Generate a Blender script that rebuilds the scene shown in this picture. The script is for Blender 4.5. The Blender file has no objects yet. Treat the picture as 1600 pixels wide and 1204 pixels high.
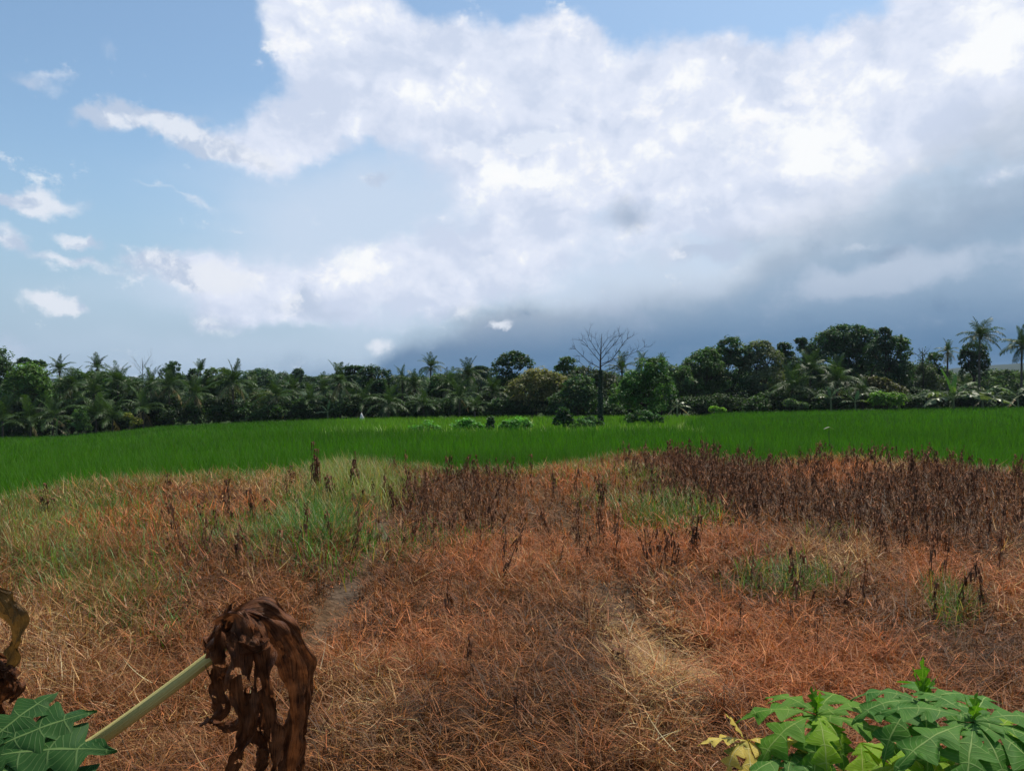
import bpy, math, random
import numpy as np
from mathutils import Vector, Matrix, Euler

R = math.radians
C = bpy.context.scene.collection
S = bpy.context.scene
CAMZ, F, CX, CY = 2.4, 1232.0, 800.0, 602.0      # eye height (m) and the photo's focal length / centre in its pixels

# ------------------------------------------------------------------ camera
cam_d = bpy.data.cameras.new('camera'); cam = bpy.data.objects.new('camera', cam_d); C.objects.link(cam)
cam.location = (0, 0, CAMZ); cam.rotation_euler = (R(90), 0, 0)
cam_d.sensor_width = 36; cam_d.lens = 18 * F / 800; cam_d.clip_start = 0.05; cam_d.clip_end = 20000
S.camera = cam
S.view_settings.view_transform = 'Standard'; S.view_settings.look = 'None'
S.view_settings.exposure = 0.0; S.view_settings.gamma = 1.0
S.cycles.use_denoising = True
S.cycles.max_bounces = 8; S.cycles.transparent_max_bounces = 8
S.cycles.sample_clamp_indirect = 4

# ------------------------------------------------------------------ sun
SUN_EL, SUN_AZ = R(62), R(38)                       # high, ahead and to the right
sd = bpy.data.lights.new('sun', 'SUN'); sd.energy = 4.9; sd.angle = R(0.5); sd.color = (1.0, 0.93, 0.80)
sun = bpy.data.objects.new('sun', sd); C.objects.link(sun); sun.location = (0, 0, 30)
sdir = Vector((math.sin(SUN_AZ)*math.cos(SUN_EL), math.cos(SUN_AZ)*math.cos(SUN_EL), math.sin(SUN_EL)))
sun.rotation_euler = sdir.to_track_quat('Z', 'Y').to_euler()

# ------------------------------------------------------------------ sky and clouds
def lin(c):
    f = lambda v: (v/255)/12.92 if v/255 <= .04045 else ((v/255+.055)/1.055)**2.4
    return tuple(f(v) for v in c)

def azel(px, py):
    u, v = (px-CX)/F, (CY-py)/F
    return math.atan(u), math.atan(v/math.sqrt(1+u*u))

SKY_STRENGTH = 0.1
def build_sky():
    w = bpy.data.worlds.new('World'); S.world = w; w.use_nodes = True
    nt = w.node_tree; nt.nodes.clear(); L = nt.links
    def node(t, **kw):
        n = nt.nodes.new(t)
        for k, v in kw.items(): setattr(n, k, v)
        return n
    def put(sock, v):
        if isinstance(v, bpy.types.NodeSocket): L.new(v, sock)
        else: sock.default_value = v
    def m(op, a, b=None, c=None):
        n = node('ShaderNodeMath', operation=op); put(n.inputs[0], a)
        if b is not None: put(n.inputs[1], b)
        if c is not None: put(n.inputs[2], c)
        return n.outputs[0]
    def vm(op, a, b=None):
        n = node('ShaderNodeVectorMath', operation=op); put(n.inputs[0], a)
        if b is not None: put(n.inputs[1], b)
        return n
    def ss(x, lo, hi, to0=0.0, to1=1.0):
        n = node('ShaderNodeMapRange', interpolation_type='SMOOTHSTEP'); put(n.inputs[0], x)
        n.inputs[1].default_value = lo; n.inputs[2].default_value = hi
        n.inputs[3].default_value = to0; n.inputs[4].default_value = to1
        return n.outputs[0]
    def noise(vec, scale, detail=5.0, rough=0.55, color=False, off=(0, 0, 0), stretch=(1, 1, 1)):
        mp = node('ShaderNodeMapping'); put(mp.inputs[0], vec); mp.inputs[1].default_value = off; mp.inputs[3].default_value = stretch
        n = node('ShaderNodeTexNoise'); L.new(mp.outputs[0], n.inputs['Vector'])
        n.inputs['Scale'].default_value = scale; n.inputs['Detail'].default_value = detail; n.inputs['Roughness'].default_value = rough
        return n.outputs['Color' if color else 0]
    def mix(fac, a, b):
        n = node('ShaderNodeMix', data_type='RGBA'); put(n.inputs[0], fac)
        for s, v in ((n.inputs[6], a), (n.inputs[7], b)):
            if isinstance(v, bpy.types.NodeSocket): L.new(v, s)
            else: s.default_value = (v[0]/SKY_STRENGTH, v[1]/SKY_STRENGTH, v[2]/SKY_STRENGTH, 1)
        return n.outputs[2]
    tc = node('ShaderNodeTexCoord')
    sep = node('ShaderNodeSeparateXYZ'); L.new(tc.outputs['Generated'], sep.inputs[0])
    az = m('ARCTAN2', sep.outputs[0], sep.outputs[1]); el = m('ARCSINE', sep.outputs[2])
    cmb = node('ShaderNodeCombineXYZ'); L.new(az, cmb.inputs[0]); L.new(el, cmb.inputs[1])
    P = cmb.outputs[0]
    def warped(scale, amp, scale2, amp2, off):
        a = vm('SUBTRACT', noise(P, scale, 3, .5, True, off), (.5, .5, .5)).outputs[0]
        s = node('ShaderNodeVectorMath', operation='SCALE'); L.new(a, s.inputs[0]); s.inputs[3].default_value = amp
        b = vm('SUBTRACT', noise(P, scale2, 6, .62, True, off), (.5, .5, .5)).outputs[0]
        s2 = node('ShaderNodeVectorMath', operation='SCALE'); L.new(b, s2.inputs[0]); s2.inputs[3].default_value = amp2
        return vm('ADD', vm('ADD', P, s.outputs[0]).outputs[0], s2.outputs[0]).outputs[0]
    def blobs(vec, lst):
        tot = None
        for (px, py, rx, ry, rot, wgt) in lst:
            a, e = azel(px, py)
            c, sn = math.cos(R(rot)), math.sin(R(rot)); rx, ry = rx/F, ry/F
            q = None
            for ax in ((c/rx, sn/rx, 0), (-sn/ry, c/ry, 0)):
                d = m('SUBTRACT', vm('DOT_PRODUCT', vec, ax).outputs['Value'], a*ax[0] + e*ax[1])
                q = m('MULTIPLY', d, d) if q is None else m('MULTIPLY_ADD', d, d, q)
            v = ss(m('SQRT', q), 1.0, 0.0, 0.0, wgt)
            tot = v if tot is None else m('ADD', tot, v)
        return tot
    sky = node('ShaderNodeTexSky', sky_type='NISHITA'); sky.sun_disc = False
    sky.sun_elevation = SUN_EL; sky.sun_rotation = SUN_AZ; sky.air_density = 1.0; sky.dust_density = 1.2; sky.ozone_density = 1.6
    tint = node('ShaderNodeMix', data_type='RGBA', blend_type='MULTIPLY'); tint.inputs[0].default_value = 1
    L.new(sky.outputs[0], tint.inputs[6]); tint.inputs[7].default_value = SKY_TINT + (1,)
    col = tint.outputs[2]
    Wc = warped(5.0, .10, 24.0, .04, (3, 1, 0))       # billowing
    Wf = warped(4.0, .14, 12.0, .05, (9, 4, 0))       # soft
    Ws = warped(10.0, .05, 40.0, .03, (1, 7, 0))      # small clouds
    f2 = noise(P, 14, 8, .66, off=(7, 1, 0), stretch=(1, 1.4, 1))
    g1 = noise(Wc, 9, 7, .58, off=(2, 5, 0), stretch=(1, 1.3, 1)); g2 = noise(Wc, 9, 7, .58, off=(2.016, 5.02, 0), stretch=(1, 1.3, 1))
    b1 = noise(Wf, 4.2, 6, .5, off=(5, 2, 0), stretch=(1, 1.25, 1)); b2 = noise(Wf, 4.2, 6, .5, off=(5.03, 2.05, 0), stretch=(1, 1.25, 1))
    puff = lambda v: m('ABSOLUTE', m('SUBTRACT', v, .5))
    lit = m('ADD', m('MULTIPLY', m('SUBTRACT', g1, g2), 3.8), m('MULTIPLY', m('SUBTRACT', puff(b1), puff(b2)), 7.0))       # brighter on the side of a billow that faces the sun
    fs = noise(P, 5, 6, .55, off=(4, 9, 0), stretch=(1, 2.6, 1))
    # paler, greyer air low down
    col = mix(ss(el, .30, .0, 0, .93), col, lin((163, 188, 214)))
    # thin bright veil through the middle and along the lower left
    veil = m('ADD', blobs(Wf, VEIL), m('MULTIPLY', m('SUBTRACT', fs, .5), .5))
    col = mix(ss(veil, .05, 1.0, 0, .85), col, lin((204, 219, 239)))
    # the big bank of cloud
    big = m('ADD', blobs(Wc, BIG), m('MULTIPLY', m('SUBTRACT', f2, .5), 1.0))
    bf = ss(big, .22, .80)
    bright = m('ADD', blobs(Wc, BIG_BRIGHT), m('ADD', m('MULTIPLY', m('SUBTRACT', g1, .5), .7), m('MULTIPLY', lit, .9)))
    bcol = mix(ss(bright, -.6, .4), lin((206, 217, 238)), lin((226, 233, 249)))
    bcol = mix(ss(bright, .25, 1.0), bcol, lin((251, 253, 255)))
    col = mix(bf, col, bcol)
    # crisp sunlit heads of cloud standing in front of the bank
    hd = m('ADD', m('MULTIPLY', blobs(Ws, HEADS), .62), m('MULTIPLY', m('SUBTRACT', f2, .5), 2.6))
    col = mix(ss(hd, .22, .62, 0, .72), col, mix(ss(m('ADD', lit, m('MULTIPLY', m('SUBTRACT', f2, .5), 1.5)), -.3, .5), lin((234, 240, 252)), lin((254, 254, 255))))
    # grey rain cloud under it: everything below a line that climbs to the right
    (ax, ay), (bx, by) = azel(740, 480), azel(1600, 130)
    ln = math.hypot(bx-ax, by-ay); nx, ny = (by-ay)/ln, -(bx-ax)/ln
    dist = m('SUBTRACT', vm('DOT_PRODUCT', Wf, (nx, ny, 0)).outputs['Value'], ax*nx + ay*ny)
    dist = m('ADD', dist, m('MULTIPLY', m('SUBTRACT', fs, .5), .10))
    storm = m('ADD', ss(dist, -.03, .10), blobs(Wf, STORM))
    scol = mix(ss(dist, .0, .11), lin((206, 214, 225)), lin((150, 174, 199)))
    sl = m('ADD', m('ADD', blobs(Wf, STORM_LIGHT), m('MULTIPLY', m('SUBTRACT', fs, .5), 1.6)), m('ADD', m('MULTIPLY', lit, .4), m('MULTIPLY', m('SUBTRACT', f2, .5), .9)))
    scol = mix(ss(sl, .0, .9, 0, .8), scol, lin((190, 203, 222)))
    scol = mix(ss(sl, -.05, -.55, 0, .6), scol, lin((134, 158, 185)))
    low = m('ADD', el, m('MULTIPLY', m('SUBTRACT', fs, .5), .03))
    scol = mix(ss(low, azel(900, 425)[1], azel(900, 595)[1], 0, 1.0), scol, lin((50, 104, 148)))
    col = mix(ss(storm, .0, 1.1), col, scol)
    dark = m('ADD', blobs(Wf, DARK), m('MULTIPLY', m('SUBTRACT', fs, .5), .3))
    col = mix(ss(dark, .1, .9, 0, .75), col, lin((140, 160, 186)))
    # separate little clouds
    sm = m('ADD', blobs(Ws, SMALL), m('MULTIPLY', m('SUBTRACT', f2, .5), 1.3))
    scl = mix(ss(m('ADD', m('MULTIPLY', lit, 1.1), g1), .2, .85), lin((190, 204, 226)), lin((231, 236, 246)))
    col = mix(ss(sm, .16, .95, 0, .9), col, scl)
    bg = node('ShaderNodeBackground'); L.new(col, bg.inputs[0]); bg.inputs[1].default_value = SKY_STRENGTH
    out = node('ShaderNodeOutputWorld'); L.new(bg.outputs[0], out.inputs[0])
    w.cycles.sampling_method = 'MANUAL'; w.cycles.sample_map_resolution = 512

SKY_TINT = (1.27, 1.42, 1.40)
# (photo px x, y, half width, half height, tilt, weight)
VEIL = [(1250, 360, 300, 110, 20, 1.0), (1050, 420, 260, 90, 5, .8), (560, 330, 430, 210, 0, .85), (700, 420, 520, 150, 0, .8), (350, 430, 420, 70, 8, .6), (300, 540, 500, 70, 0, .45), (900, 300, 500, 250, 0, .8)]
BIG = [(470, 50, 110, 110, 0, 1), (560, 60, 170, 120, 0, 1), (650, 130, 260, 130, 0, 1), (500, 200, 190, 90, 20, .9), (440, 240, 110, 60, 0, .7),
       (800, 170, 330, 170, 0, 1.1), (880, 80, 90, 80, 0, .9), (1000, 190, 330, 150, 0, 1.1), (1150, 170, 230, 150, 0, 1), (1290, 90, 90, 80, 0, .9),
       (1400, 130, 200, 130, 25, 1), (1560, 80, 260, 150, 30, 1.1), (1250, 260, 350, 150, 15, 1), (850, 330, 320, 170, 0, .8), (700, 420, 330, 90, 0, .6), (1700, 120, 250, 230, 0, 1),
       (560, 460, 320, 60, 0, .55), (310, 425, 140, 50, 5, .8), (370, 470, 170, 50, 5, .6), (480, 500, 240, 45, 0, .8), (650, 430, 170, 60, 0, .5), (1200, 340, 330, 80, 18, .6), (360, 250, 120, 35, -25, .45), (1440, 0, 90, 25, 0, .6)]
HEADS = [(830, 212, 90, 34, 0, .9), (895, 218, 70, 34, -15, .9), (735, 232, 48, 28, 0, .7), (800, 272, 60, 32, 10, .8), (850, 290, 50, 26, 0, .6), (1055, 145, 34, 30, 0, .8), (1010, 180, 44, 24, 0, .8), (1130, 196, 90, 34, 10, .8), (1200, 170, 80, 40, 20, .8), (1250, 118, 60, 40, 20, .7), (1290, 60, 60, 40, 20, .8), (1180, 240, 130, 40, 15, .6), (960, 280, 60, 26, 0, .5), (450, 40, 70, 60, 20, .6), (560, 20, 80, 34, 0, .5), (880, 40, 70, 50, 0, .6), (420, 190, 50, 34, 0, .5), (1480, 120, 130, 50, 30, .6), (360, 440, 60, 26, 0, .7), (240, 400, 60, 22, 0, .5), (560, 420, 90, 30, 0, .45), (1100, 330, 60, 22, 0, .45)]
BIG_BRIGHT = [(1250, 230, 380, 110, 18, .26), (1120, 200, 200, 120, 25, .15), (870, 250, 140, 70, 20, .2), (1480, 90, 300, 110, 30, .28), (820, 270, 90, 40, 0, .3), (520, 40, 150, 60, 0, .2)]
STORM = [(1250, 560, 750, 130, 0, 1.0), (900, 580, 420, 120, 0, .8), (640, 590, 400, 70, 0, .6)]
STORM_LIGHT = [(1350, 430, 160, 45, 12, .6), (1450, 400, 200, 50, 15, .4), (1100, 400, 160, 50, 0, .5), (1550, 280, 160, 50, 20, .4), (960, 440, 160, 60, 0, .5)]
DARK = [(1010, 310, 80, 45, 0, .7), (1540, 300, 230, 70, 25, .5), (1230, 400, 130, 40, 15, .4), (1370, 388, 45, 14, 0, .5)]
SMALL = [(150, 190, 65, 26, 0, 1), (220, 185, 90, 26, -8, .9), (290, 190, 60, 22, 0, .7), (290, 215, 90, 24, -5, .8), (370, 240, 90, 30, -12, .8), (430, 260, 60, 24, 0, .5),
         (70, 312, 90, 28, 0, 1), (20, 318, 60, 22, -15, .8), (110, 376, 58, 17, -4, .95), (2, 375, 30, 36, -30, .9), (90, 408, 130, 16, -10, .75), (270, 405, 100, 30, 0, .8), (350, 440, 80, 36, 0, 1), (280, 430, 130, 30, -8, .7),
         (465, 466, 32, 26, 0, 1), (60, 480, 55, 26, -12, 1), (115, 485, 45, 20, 0, .9), (330, 505, 80, 30, -15, .8), (480, 490, 160, 28, 0, .7), (590, 545, 42, 24, 0, .9), (580, 277, 38, 24, 0, .8), (310, 315, 50, 17, -15, .6), (240, 290, 60, 9, -12, .5),
         (785, 498, 34, 12, 0, .9), (710, 487, 75, 20, 5, .7), (1085, 388, 62, 28, 8, 1.0), (1142, 382, 52, 36, 0, 1.1), (1560, 282, 80, 26, 15, .7), (1320, 392, 90, 20, 10, .45), (70, 120, 80, 22, 8, .55), (60, 140, 50, 16, 0, .5), (175, 80, 28, 20, -40, .35), (20, 545, 45, 30, -20, .6),
         (920, 235, 60, 30, -15, .5), (375, 361, 36, 6, 0, .4)]
build_sky()

# ------------------------------------------------------------------ helpers
rng = np.random.default_rng(7)

def at(px, py, Y):
    return Vector(((px-CX)/F*Y, Y, CAMZ - (py-CY)/F*Y))

def smooth(t, a=0.0, b=1.0):
    t = np.clip((np.asarray(t, float)-a)/(b-a), 0, 1); return t*t*(3-2*t)

def vnoise(x, y, seed=0):
    """smooth value noise, numpy"""
    def h(i, j): 
        v = np.sin(i*127.1 + j*311.7 + seed*74.7)*43758.5453; return v-np.floor(v)
    xi, yi = np.floor(x), np.floor(y); fx, fy = x-xi, y-yi
    fx, fy = fx*fx*(3-2*fx), fy*fy*(3-2*fy)
    return (h(xi, yi)*(1-fx)+h(xi+1, yi)*fx)*(1-fy) + (h(xi, yi+1)*(1-fx)+h(xi+1, yi+1)*fx)*fy

def fbm(x, y, seed=0, n=4):
    s, a, t = 0, .5, 0
    for k in range(n):
        s = s + a*vnoise(x, y, seed+k*13); t += a; a *= .5; x, y = x*2.03, y*2.03
    return s/t

def prop(o, label=None, cat=None, group=None, kind=None):
    if label: o['label'] = label
    if cat: o['category'] = cat
    if group: o['group'] = group
    if kind: o['kind'] = kind
    return o

def link(o, parent=None):
    C.objects.link(o)
    if parent is not None: o.parent = parent
    return o

def thing(name, loc, label, cat, group=None, rz=0):
    o = bpy.data.objects.new(name, None); o.empty_display_size = .2; o.location = loc; o.rotation_euler = (0, 0, rz)
    link(o); return prop(o, label, cat, group)

def mesh_np(name, V, Q=None, T=None, mat=None, tint=None, uv=None, smooth_shade=False, matidx=None):
    """mesh data from arrays: V (n,3), quads Q (m,4), tris T (k,3), tint (n,3) per-vertex natural colour"""
    me = bpy.data.meshes.new(name)
    Q = np.zeros((0, 4), int) if Q is None else np.asarray(Q, int); T = np.zeros((0, 3), int) if T is None else np.asarray(T, int)
    me.vertices.add(len(V)); me.vertices.foreach_set('co', np.asarray(V, np.float32).ravel())
    idx = np.concatenate([Q.ravel(), T.ravel()]).astype(np.int32)
    tot = np.concatenate([np.full(len(Q), 4), np.full(len(T), 3)]).astype(np.int32)
    me.loops.add(len(idx)); me.loops.foreach_set('vertex_index', idx)
    me.polygons.add(len(tot)); me.polygons.foreach_set('loop_start', np.concatenate([[0], np.cumsum(tot)[:-1]]).astype(np.int32)); me.polygons.foreach_set('loop_total', tot)
    if smooth_shade: me.polygons.foreach_set('use_smooth', np.ones(len(tot), bool))
    for mm in (mat if isinstance(mat, (list, tuple)) else [mat]):
        if mm: me.materials.append(mm)
    if matidx is not None: me.polygons.foreach_set('material_index', np.asarray(matidx, np.int32))
    me.update(calc_edges=True)
    if tint is not None:
        a = me.attributes.new('tint', 'FLOAT_COLOR', 'POINT')
        a.data.foreach_set('color', np.concatenate([np.asarray(tint, np.float32), np.ones((len(V), 1), np.float32)], 1).ravel())
    if uv is not None:
        l = me.uv_layers.new(name='UVMap'); l.data.foreach_set('uv', np.asarray(uv, np.float32)[idx].ravel())
    return me

def obj(name, me, parent=None, loc=None):
    o = bpy.data.objects.new(name, me)
    if loc is not None: o.location = loc
    return link(o, parent)

class MB:
    """collects pieces into one mesh"""
    def __init__(s): s.V, s.Q, s.T, s.c, s.mi, s.mt, s.n, s.uv = [], [], [], [], [], [], 0, []
    def add(s, V, Q=None, T=None, tint=(.1, .1, .1), mi=0, uv=None):
        V = np.asarray(V, float)
        s.V.append(V); s.uv.append(np.zeros((len(V), 2)) if uv is None else uv)
        t = np.asarray(tint, float); s.c.append(np.broadcast_to(t, (len(V), 3)))
        if Q is not None and len(Q): s.Q.append(np.asarray(Q)+s.n); s.mi.append(np.full(len(Q), mi))
        if T is not None and len(T): s.T.append(np.asarray(T)+s.n); s.mt.append(np.full(len(T), mi))
        s.n += len(V)
    def tube(s, P, r, sides=6, tint=(.1, .08, .05), mi=0, cap=True):
        P = np.asarray(P, float); n = len(P); r = np.broadcast_to(np.asarray(r, float), (n,))
        t = np.gradient(P, axis=0); t /= np.linalg.norm(t, axis=1)[:, None]+1e-9
        up = np.array([0, 0, 1.]) if abs(t[:, 2]).mean() < .85 else np.array([1., 0, 0])
        a = np.cross(t, up); a /= np.linalg.norm(a, axis=1)[:, None]+1e-9; b = np.cross(t, a)
        ang = np.arange(sides)/sides*2*math.pi
        V = P[:, None]+r[:, None, None]*(np.cos(ang)[None, :, None]*a[:, None]+np.sin(ang)[None, :, None]*b[:, None])
        V = V.reshape(-1, 3); i = np.arange(n-1)[:, None]*sides; k = np.arange(sides)[None]; k2 = (k+1) % sides
        Q = np.stack([i+k, i+k2, i+sides+k2, i+sides+k], -1).reshape(-1, 4); T = None
        if cap:
            V = np.concatenate([V, P[-1:]]); e = (n-1)*sides; T = np.stack([e+np.arange(sides), e+(np.arange(sides)+1) % sides, np.full(sides, n*sides)], -1)
        s.add(V, Q, T, tint, mi, uv=np.concatenate([np.stack([np.repeat(np.linspace(0, 1, n), sides), np.tile(ang/6.283, n)], -1), np.zeros((1, 2))])[:len(V)])
    def mesh(s, name, mat, smooth_shade=False):
        cat = lambda l, w: np.concatenate(l) if l else np.zeros((0, w), int)
        return mesh_np(name, np.concatenate(s.V), cat(s.Q, 4), cat(s.T, 3), mat, np.concatenate(s.c), np.concatenate(s.uv), smooth_shade,
                       np.concatenate(s.mi+s.mt) if (s.mi+s.mt) else None)
    def build(s, name, mat, parent=None, loc=None, smooth_shade=False):
        return obj(name, s.mesh(name, mat, smooth_shade), parent, loc)

# ------------------------------------------------------------------ materials
def new_mat(name):
    m = bpy.data.materials.new(name); m.use_nodes = True
    nt = m.node_tree; nt.nodes.clear(); return m, nt

def leaf_mat(name, mul=(1, 1, 1), rough=.5, spec=.35, trans=.35, tcol=(1.2, 1.35, .5), objvar=0.0):
    """thin plant matter: colour from the plant's own tint, shines through when lit from behind"""
    m, nt = new_mat(name); L = nt.links
    at_ = nt.nodes.new('ShaderNodeAttribute'); at_.attribute_name = 'tint'
    mx = nt.nodes.new('ShaderNodeMix'); mx.data_type = 'RGBA'; mx.blend_type = 'MULTIPLY'; mx.inputs[0].default_value = 1
    L.new(at_.outputs['Color'], mx.inputs[6]); mx.inputs[7].default_value = (*mul, 1); col = mx.outputs[2]
    if objvar:
        oi = nt.nodes.new('ShaderNodeObjectInfo'); mr = nt.nodes.new('ShaderNodeMapRange'); L.new(oi.outputs['Random'], mr.inputs[0])
        mr.inputs[3].default_value = 1-objvar; mr.inputs[4].default_value = 1+objvar
        v = nt.nodes.new('ShaderNodeVectorMath'); v.operation = 'SCALE'; L.new(col, v.inputs[0]); L.new(mr.outputs[0], v.inputs[3]); col = v.outputs[0]
    p = nt.nodes.new('ShaderNodeBsdfPrincipled'); L.new(col, p.inputs['Base Color']); p.inputs['Roughness'].default_value = rough
    p.inputs['Specular IOR Level'].default_value = spec
    t = nt.nodes.new('ShaderNodeBsdfTranslucent'); m2 = nt.nodes.new('ShaderNodeMix'); m2.data_type = 'RGBA'; m2.blend_type = 'MULTIPLY'; m2.inputs[0].default_value = 1
    L.new(col, m2.inputs[6]); m2.inputs[7].default_value = (*tcol, 1); L.new(m2.outputs[2], t.inputs[0])
    ms = nt.nodes.new('ShaderNodeMixShader'); ms.inputs[0].default_value = trans
    L.new(p.outputs[0], ms.inputs[1]); L.new(t.outputs[0], ms.inputs[2])
    o = nt.nodes.new('ShaderNodeOutputMaterial'); L.new(ms.outputs[0], o.inputs[0]); return m

def bark_mat(name, c1, c2, scale=6.0, rough=.9, stretch=(1, 1, .25), coord='Object'):
    m, nt = new_mat(name); L = nt.links
    tc = nt.nodes.new('ShaderNodeTexCoord'); mp = nt.nodes.new('ShaderNodeMapping'); L.new(tc.outputs[coord], mp.inputs[0]); mp.inputs[3].default_value = stretch
    n = nt.nodes.new('ShaderNodeTexNoise'); L.new(mp.outputs[0], n.inputs['Vector']); n.inputs['Scale'].default_value = scale; n.inputs['Detail'].default_value = 6
    r = nt.nodes.new('ShaderNodeValToRGB'); r.color_ramp.elements[0].color = (*c1, 1); r.color_ramp.elements[1].color = (*c2, 1)
    r.color_ramp.elements[0].position = .35; r.color_ramp.elements[1].position = .7; L.new(n.outputs[0], r.inputs[0])
    p = nt.nodes.new('ShaderNodeBsdfPrincipled'); L.new(r.outputs[0], p.inputs['Base Color']); p.inputs['Roughness'].default_value = rough; p.inputs['Specular IOR Level'].default_value = .08
    b = nt.nodes.new('ShaderNodeBump'); b.inputs['Strength'].default_value = .4; b.inputs['Distance'].default_value = .02; L.new(n.outputs[0], b.inputs['Height']); L.new(b.outputs[0], p.inputs['Normal'])
    o = nt.nodes.new('ShaderNodeOutputMaterial'); L.new(p.outputs[0], o.inputs[0]); return m

M_GRASS = leaf_mat('dry_grass_blades', rough=.6, spec=.25, trans=.3, tcol=(1.15, 1.0, .7))
M_RICE = leaf_mat('rice_blades', rough=.55, spec=.14, trans=.4, tcol=(1.0, 1.2, .4))
M_GREEN = leaf_mat('green_grass_blades', rough=.5, spec=.3, trans=.35, tcol=(1.1, 1.3, .5))
M_LEAF = leaf_mat('tree_leaves', mul=(1.3, 1.3, 1.25), rough=.55, spec=.22, trans=.35, tcol=(1.2, 1.4, .4))
M_FROND = leaf_mat('palm_frond', rough=.45, spec=.22, trans=.25, tcol=(1.2, 1.3, .4), objvar=.3)
M_WEED = leaf_mat('dead_weed', rough=.8, spec=.1, trans=.12, tcol=(1.2, 1, .8), objvar=.3)
M_BARK = bark_mat('tree_bark', (.035, .028, .02), (.10, .085, .065))
M_PALMBARK = bark_mat('palm_bark', (.06, .05, .04), (.16, .135, .11), 5, .9, (.4, .4, 3))
M_DEADWOOD = bark_mat('dead_wood', (.03, .025, .022), (.075, .065, .055))
M_IVY = leaf_mat('creeper_leaves', rough=.5, trans=.2)

# ------------------------------------------------------------------ the lie of the land
EDGE_PX = np.array([-900, -300, 0, 130, 250, 420, 500, 620, 700, 800, 900, 960, 1060, 1130, 1190, 1300, 1450, 1600, 1900, 2600], float)
EDGE_D = np.array([9, 13, 15.5, 17.5, 19.5, 20.6, 22, 22.6, 21.6, 20.6, 23.5, 25.5, 27, 25, 23, 24.5, 23.5, 20.3, 16, 9.5], float)
FAR_PX = np.array([-900, 0, 100, 200, 250, 330, 450, 560, 700, 850, 1000, 1100, 1300, 2600], float)
FAR_YB = np.array([688, 681, 679, 670, 664, 660, 655, 651, 650, 648, 647, 647, 646, 646], float)
RIGHT_PX = np.array([900, 1080, 1250, 1350, 1600, 2600], float); RIGHT_YB = np.array([644, 643, 640, 638, 633, 625], float)
TREE_D = 86.0
RICE_H = .58

def col_of(x, y): return CX + F*x/np.maximum(y, 1.0)

def right_edge(y): return np.interp(y, [38, 44, 48, 56, 66, 80], [1140, 1105, 1078, 1068, 1078, 1112])

def edge_dist(x, y):
    px = col_of(x, y)
    return np.interp(px, EDGE_PX, EDGE_D) + 1.6*(fbm(x*.5, y*.3, 3)-.5) + .7*(fbm(x*2.2, y*1.5, 8)-.5)

PATHS = [([740, 780, 860, 930, 980, 1060], [622, 605, 580, 540, 495, 440]), ([735, 850, 930, 1010, 1110], [826, 915, 960, 1030, 1130])]
def furrow(x, y):
    """two shallow trodden gaps running towards the rice"""
    py = CY+CAMZ*F/np.maximum(y, .8); s = np.zeros(np.shape(x))
    for (a, b), k in zip(PATHS, (1.0, .75)):
        cx = (np.interp(py, a, b)-CX)/F*y; s = np.maximum(s, k*np.exp(-((x-cx+.25*(fbm(x*1.3, y*1.3, 91)-.5))/.26)**2)*smooth(py, 725, 760)*(1-smooth(py, a[-1]-40, a[-1]+20)))
    return s

def dry_z(x, y):
    return -.13*furrow(x, y)+.16*(fbm(x*.35, y*.35, 11)-.5)*2 + .07*(fbm(x*1.3, y*1.3, 5)-.5)

def ground(x, y):
    x = np.asarray(x, float); y = np.asarray(y, float)
    px = col_of(x, y); b = edge_dist(x, y)
    s_r = smooth(px, right_edge(y)-8, right_edge(y)+8)*smooth(y, 38, 46)
    yb = np.interp(px, FAR_PX, FAR_YB)*(1-s_r) + np.interp(px, RIGHT_PX, RIGHT_YB)*s_r
    zfar = CAMZ - (yb-CY)/F*TREE_D - RICE_H
    t = np.clip((y-b)/(TREE_D-b), 0, 1.05)
    zr = -.32 + (zfar+.32)*t
    mid = smooth(px, 300, 420)*(1-smooth(px, 1060, 1110))
    bump = np.where(y < 46, smooth(y, 30, 46)*.22, -.16*(1-smooth(y, 46, 75)))
    zr = zr + bump*mid
    z = dry_z(x, y)*(1-smooth(y-b, 0, .7)) + zr*smooth(y-b, 0, .7)
    far = smooth(y, 130, 420); z = z*(1-far) - 4*far
    z = np.where(y < 1.0, z + .9*smooth(1.0-y, 0, 1.2), z)
    return z

def gz(x, y): return float(ground(np.array([x]), np.array([y]))[0])

# blobs laid out on the dry field: px, py, rx, ry in the photograph, looked up by where each plant stands
def field(x, y, lst, z=.12):
    py = CY + (CAMZ-z)*F/np.maximum(y, .5); px = col_of(x, y); s = np.zeros_like(px)
    px = px + 60*(fbm(x*1.1, y*1.1, 31)-.5); py = py + 40*(fbm(x*.9, y*.9, 37)-.5)
    for (cx, cy, rx, ry, wgt) in lst:
        r2 = ((px-cx)/rx)**2 + ((py-cy)/ry)**2; s += wgt*np.exp(-r2*1.1)
    return s
GREENS = [(490, 825, 60, 50, 1.6), (560, 745, 75, 32, 1.3), (1045, 800, 65, 26, 1.7), (1240, 905, 80, 20, 1.3), (1490, 945, 42, 34, 1.2), (60, 860, 90, 50, .7), (40, 800, 90, 30, .8), (330, 830, 120, 40, .45), (160, 790, 80, 30, .5),
          (150, 890, 120, 50, .5), (940, 775, 40, 20, .6), (630, 860, 50, 20, .5), (200, 960, 130, 60, .35), (410, 850, 50, 40, .6), (890, 730, 60, 14, .6), (1000, 745, 50, 12, .6), (1420, 712, 60, 6, .7), (1180, 720, 60, 8, .5), (240, 745, 200, 14, .7), (700, 840, 100, 20, .4), (1290, 840, 60, 18, .35), (560, 840, 40, 16, .4)]
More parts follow.
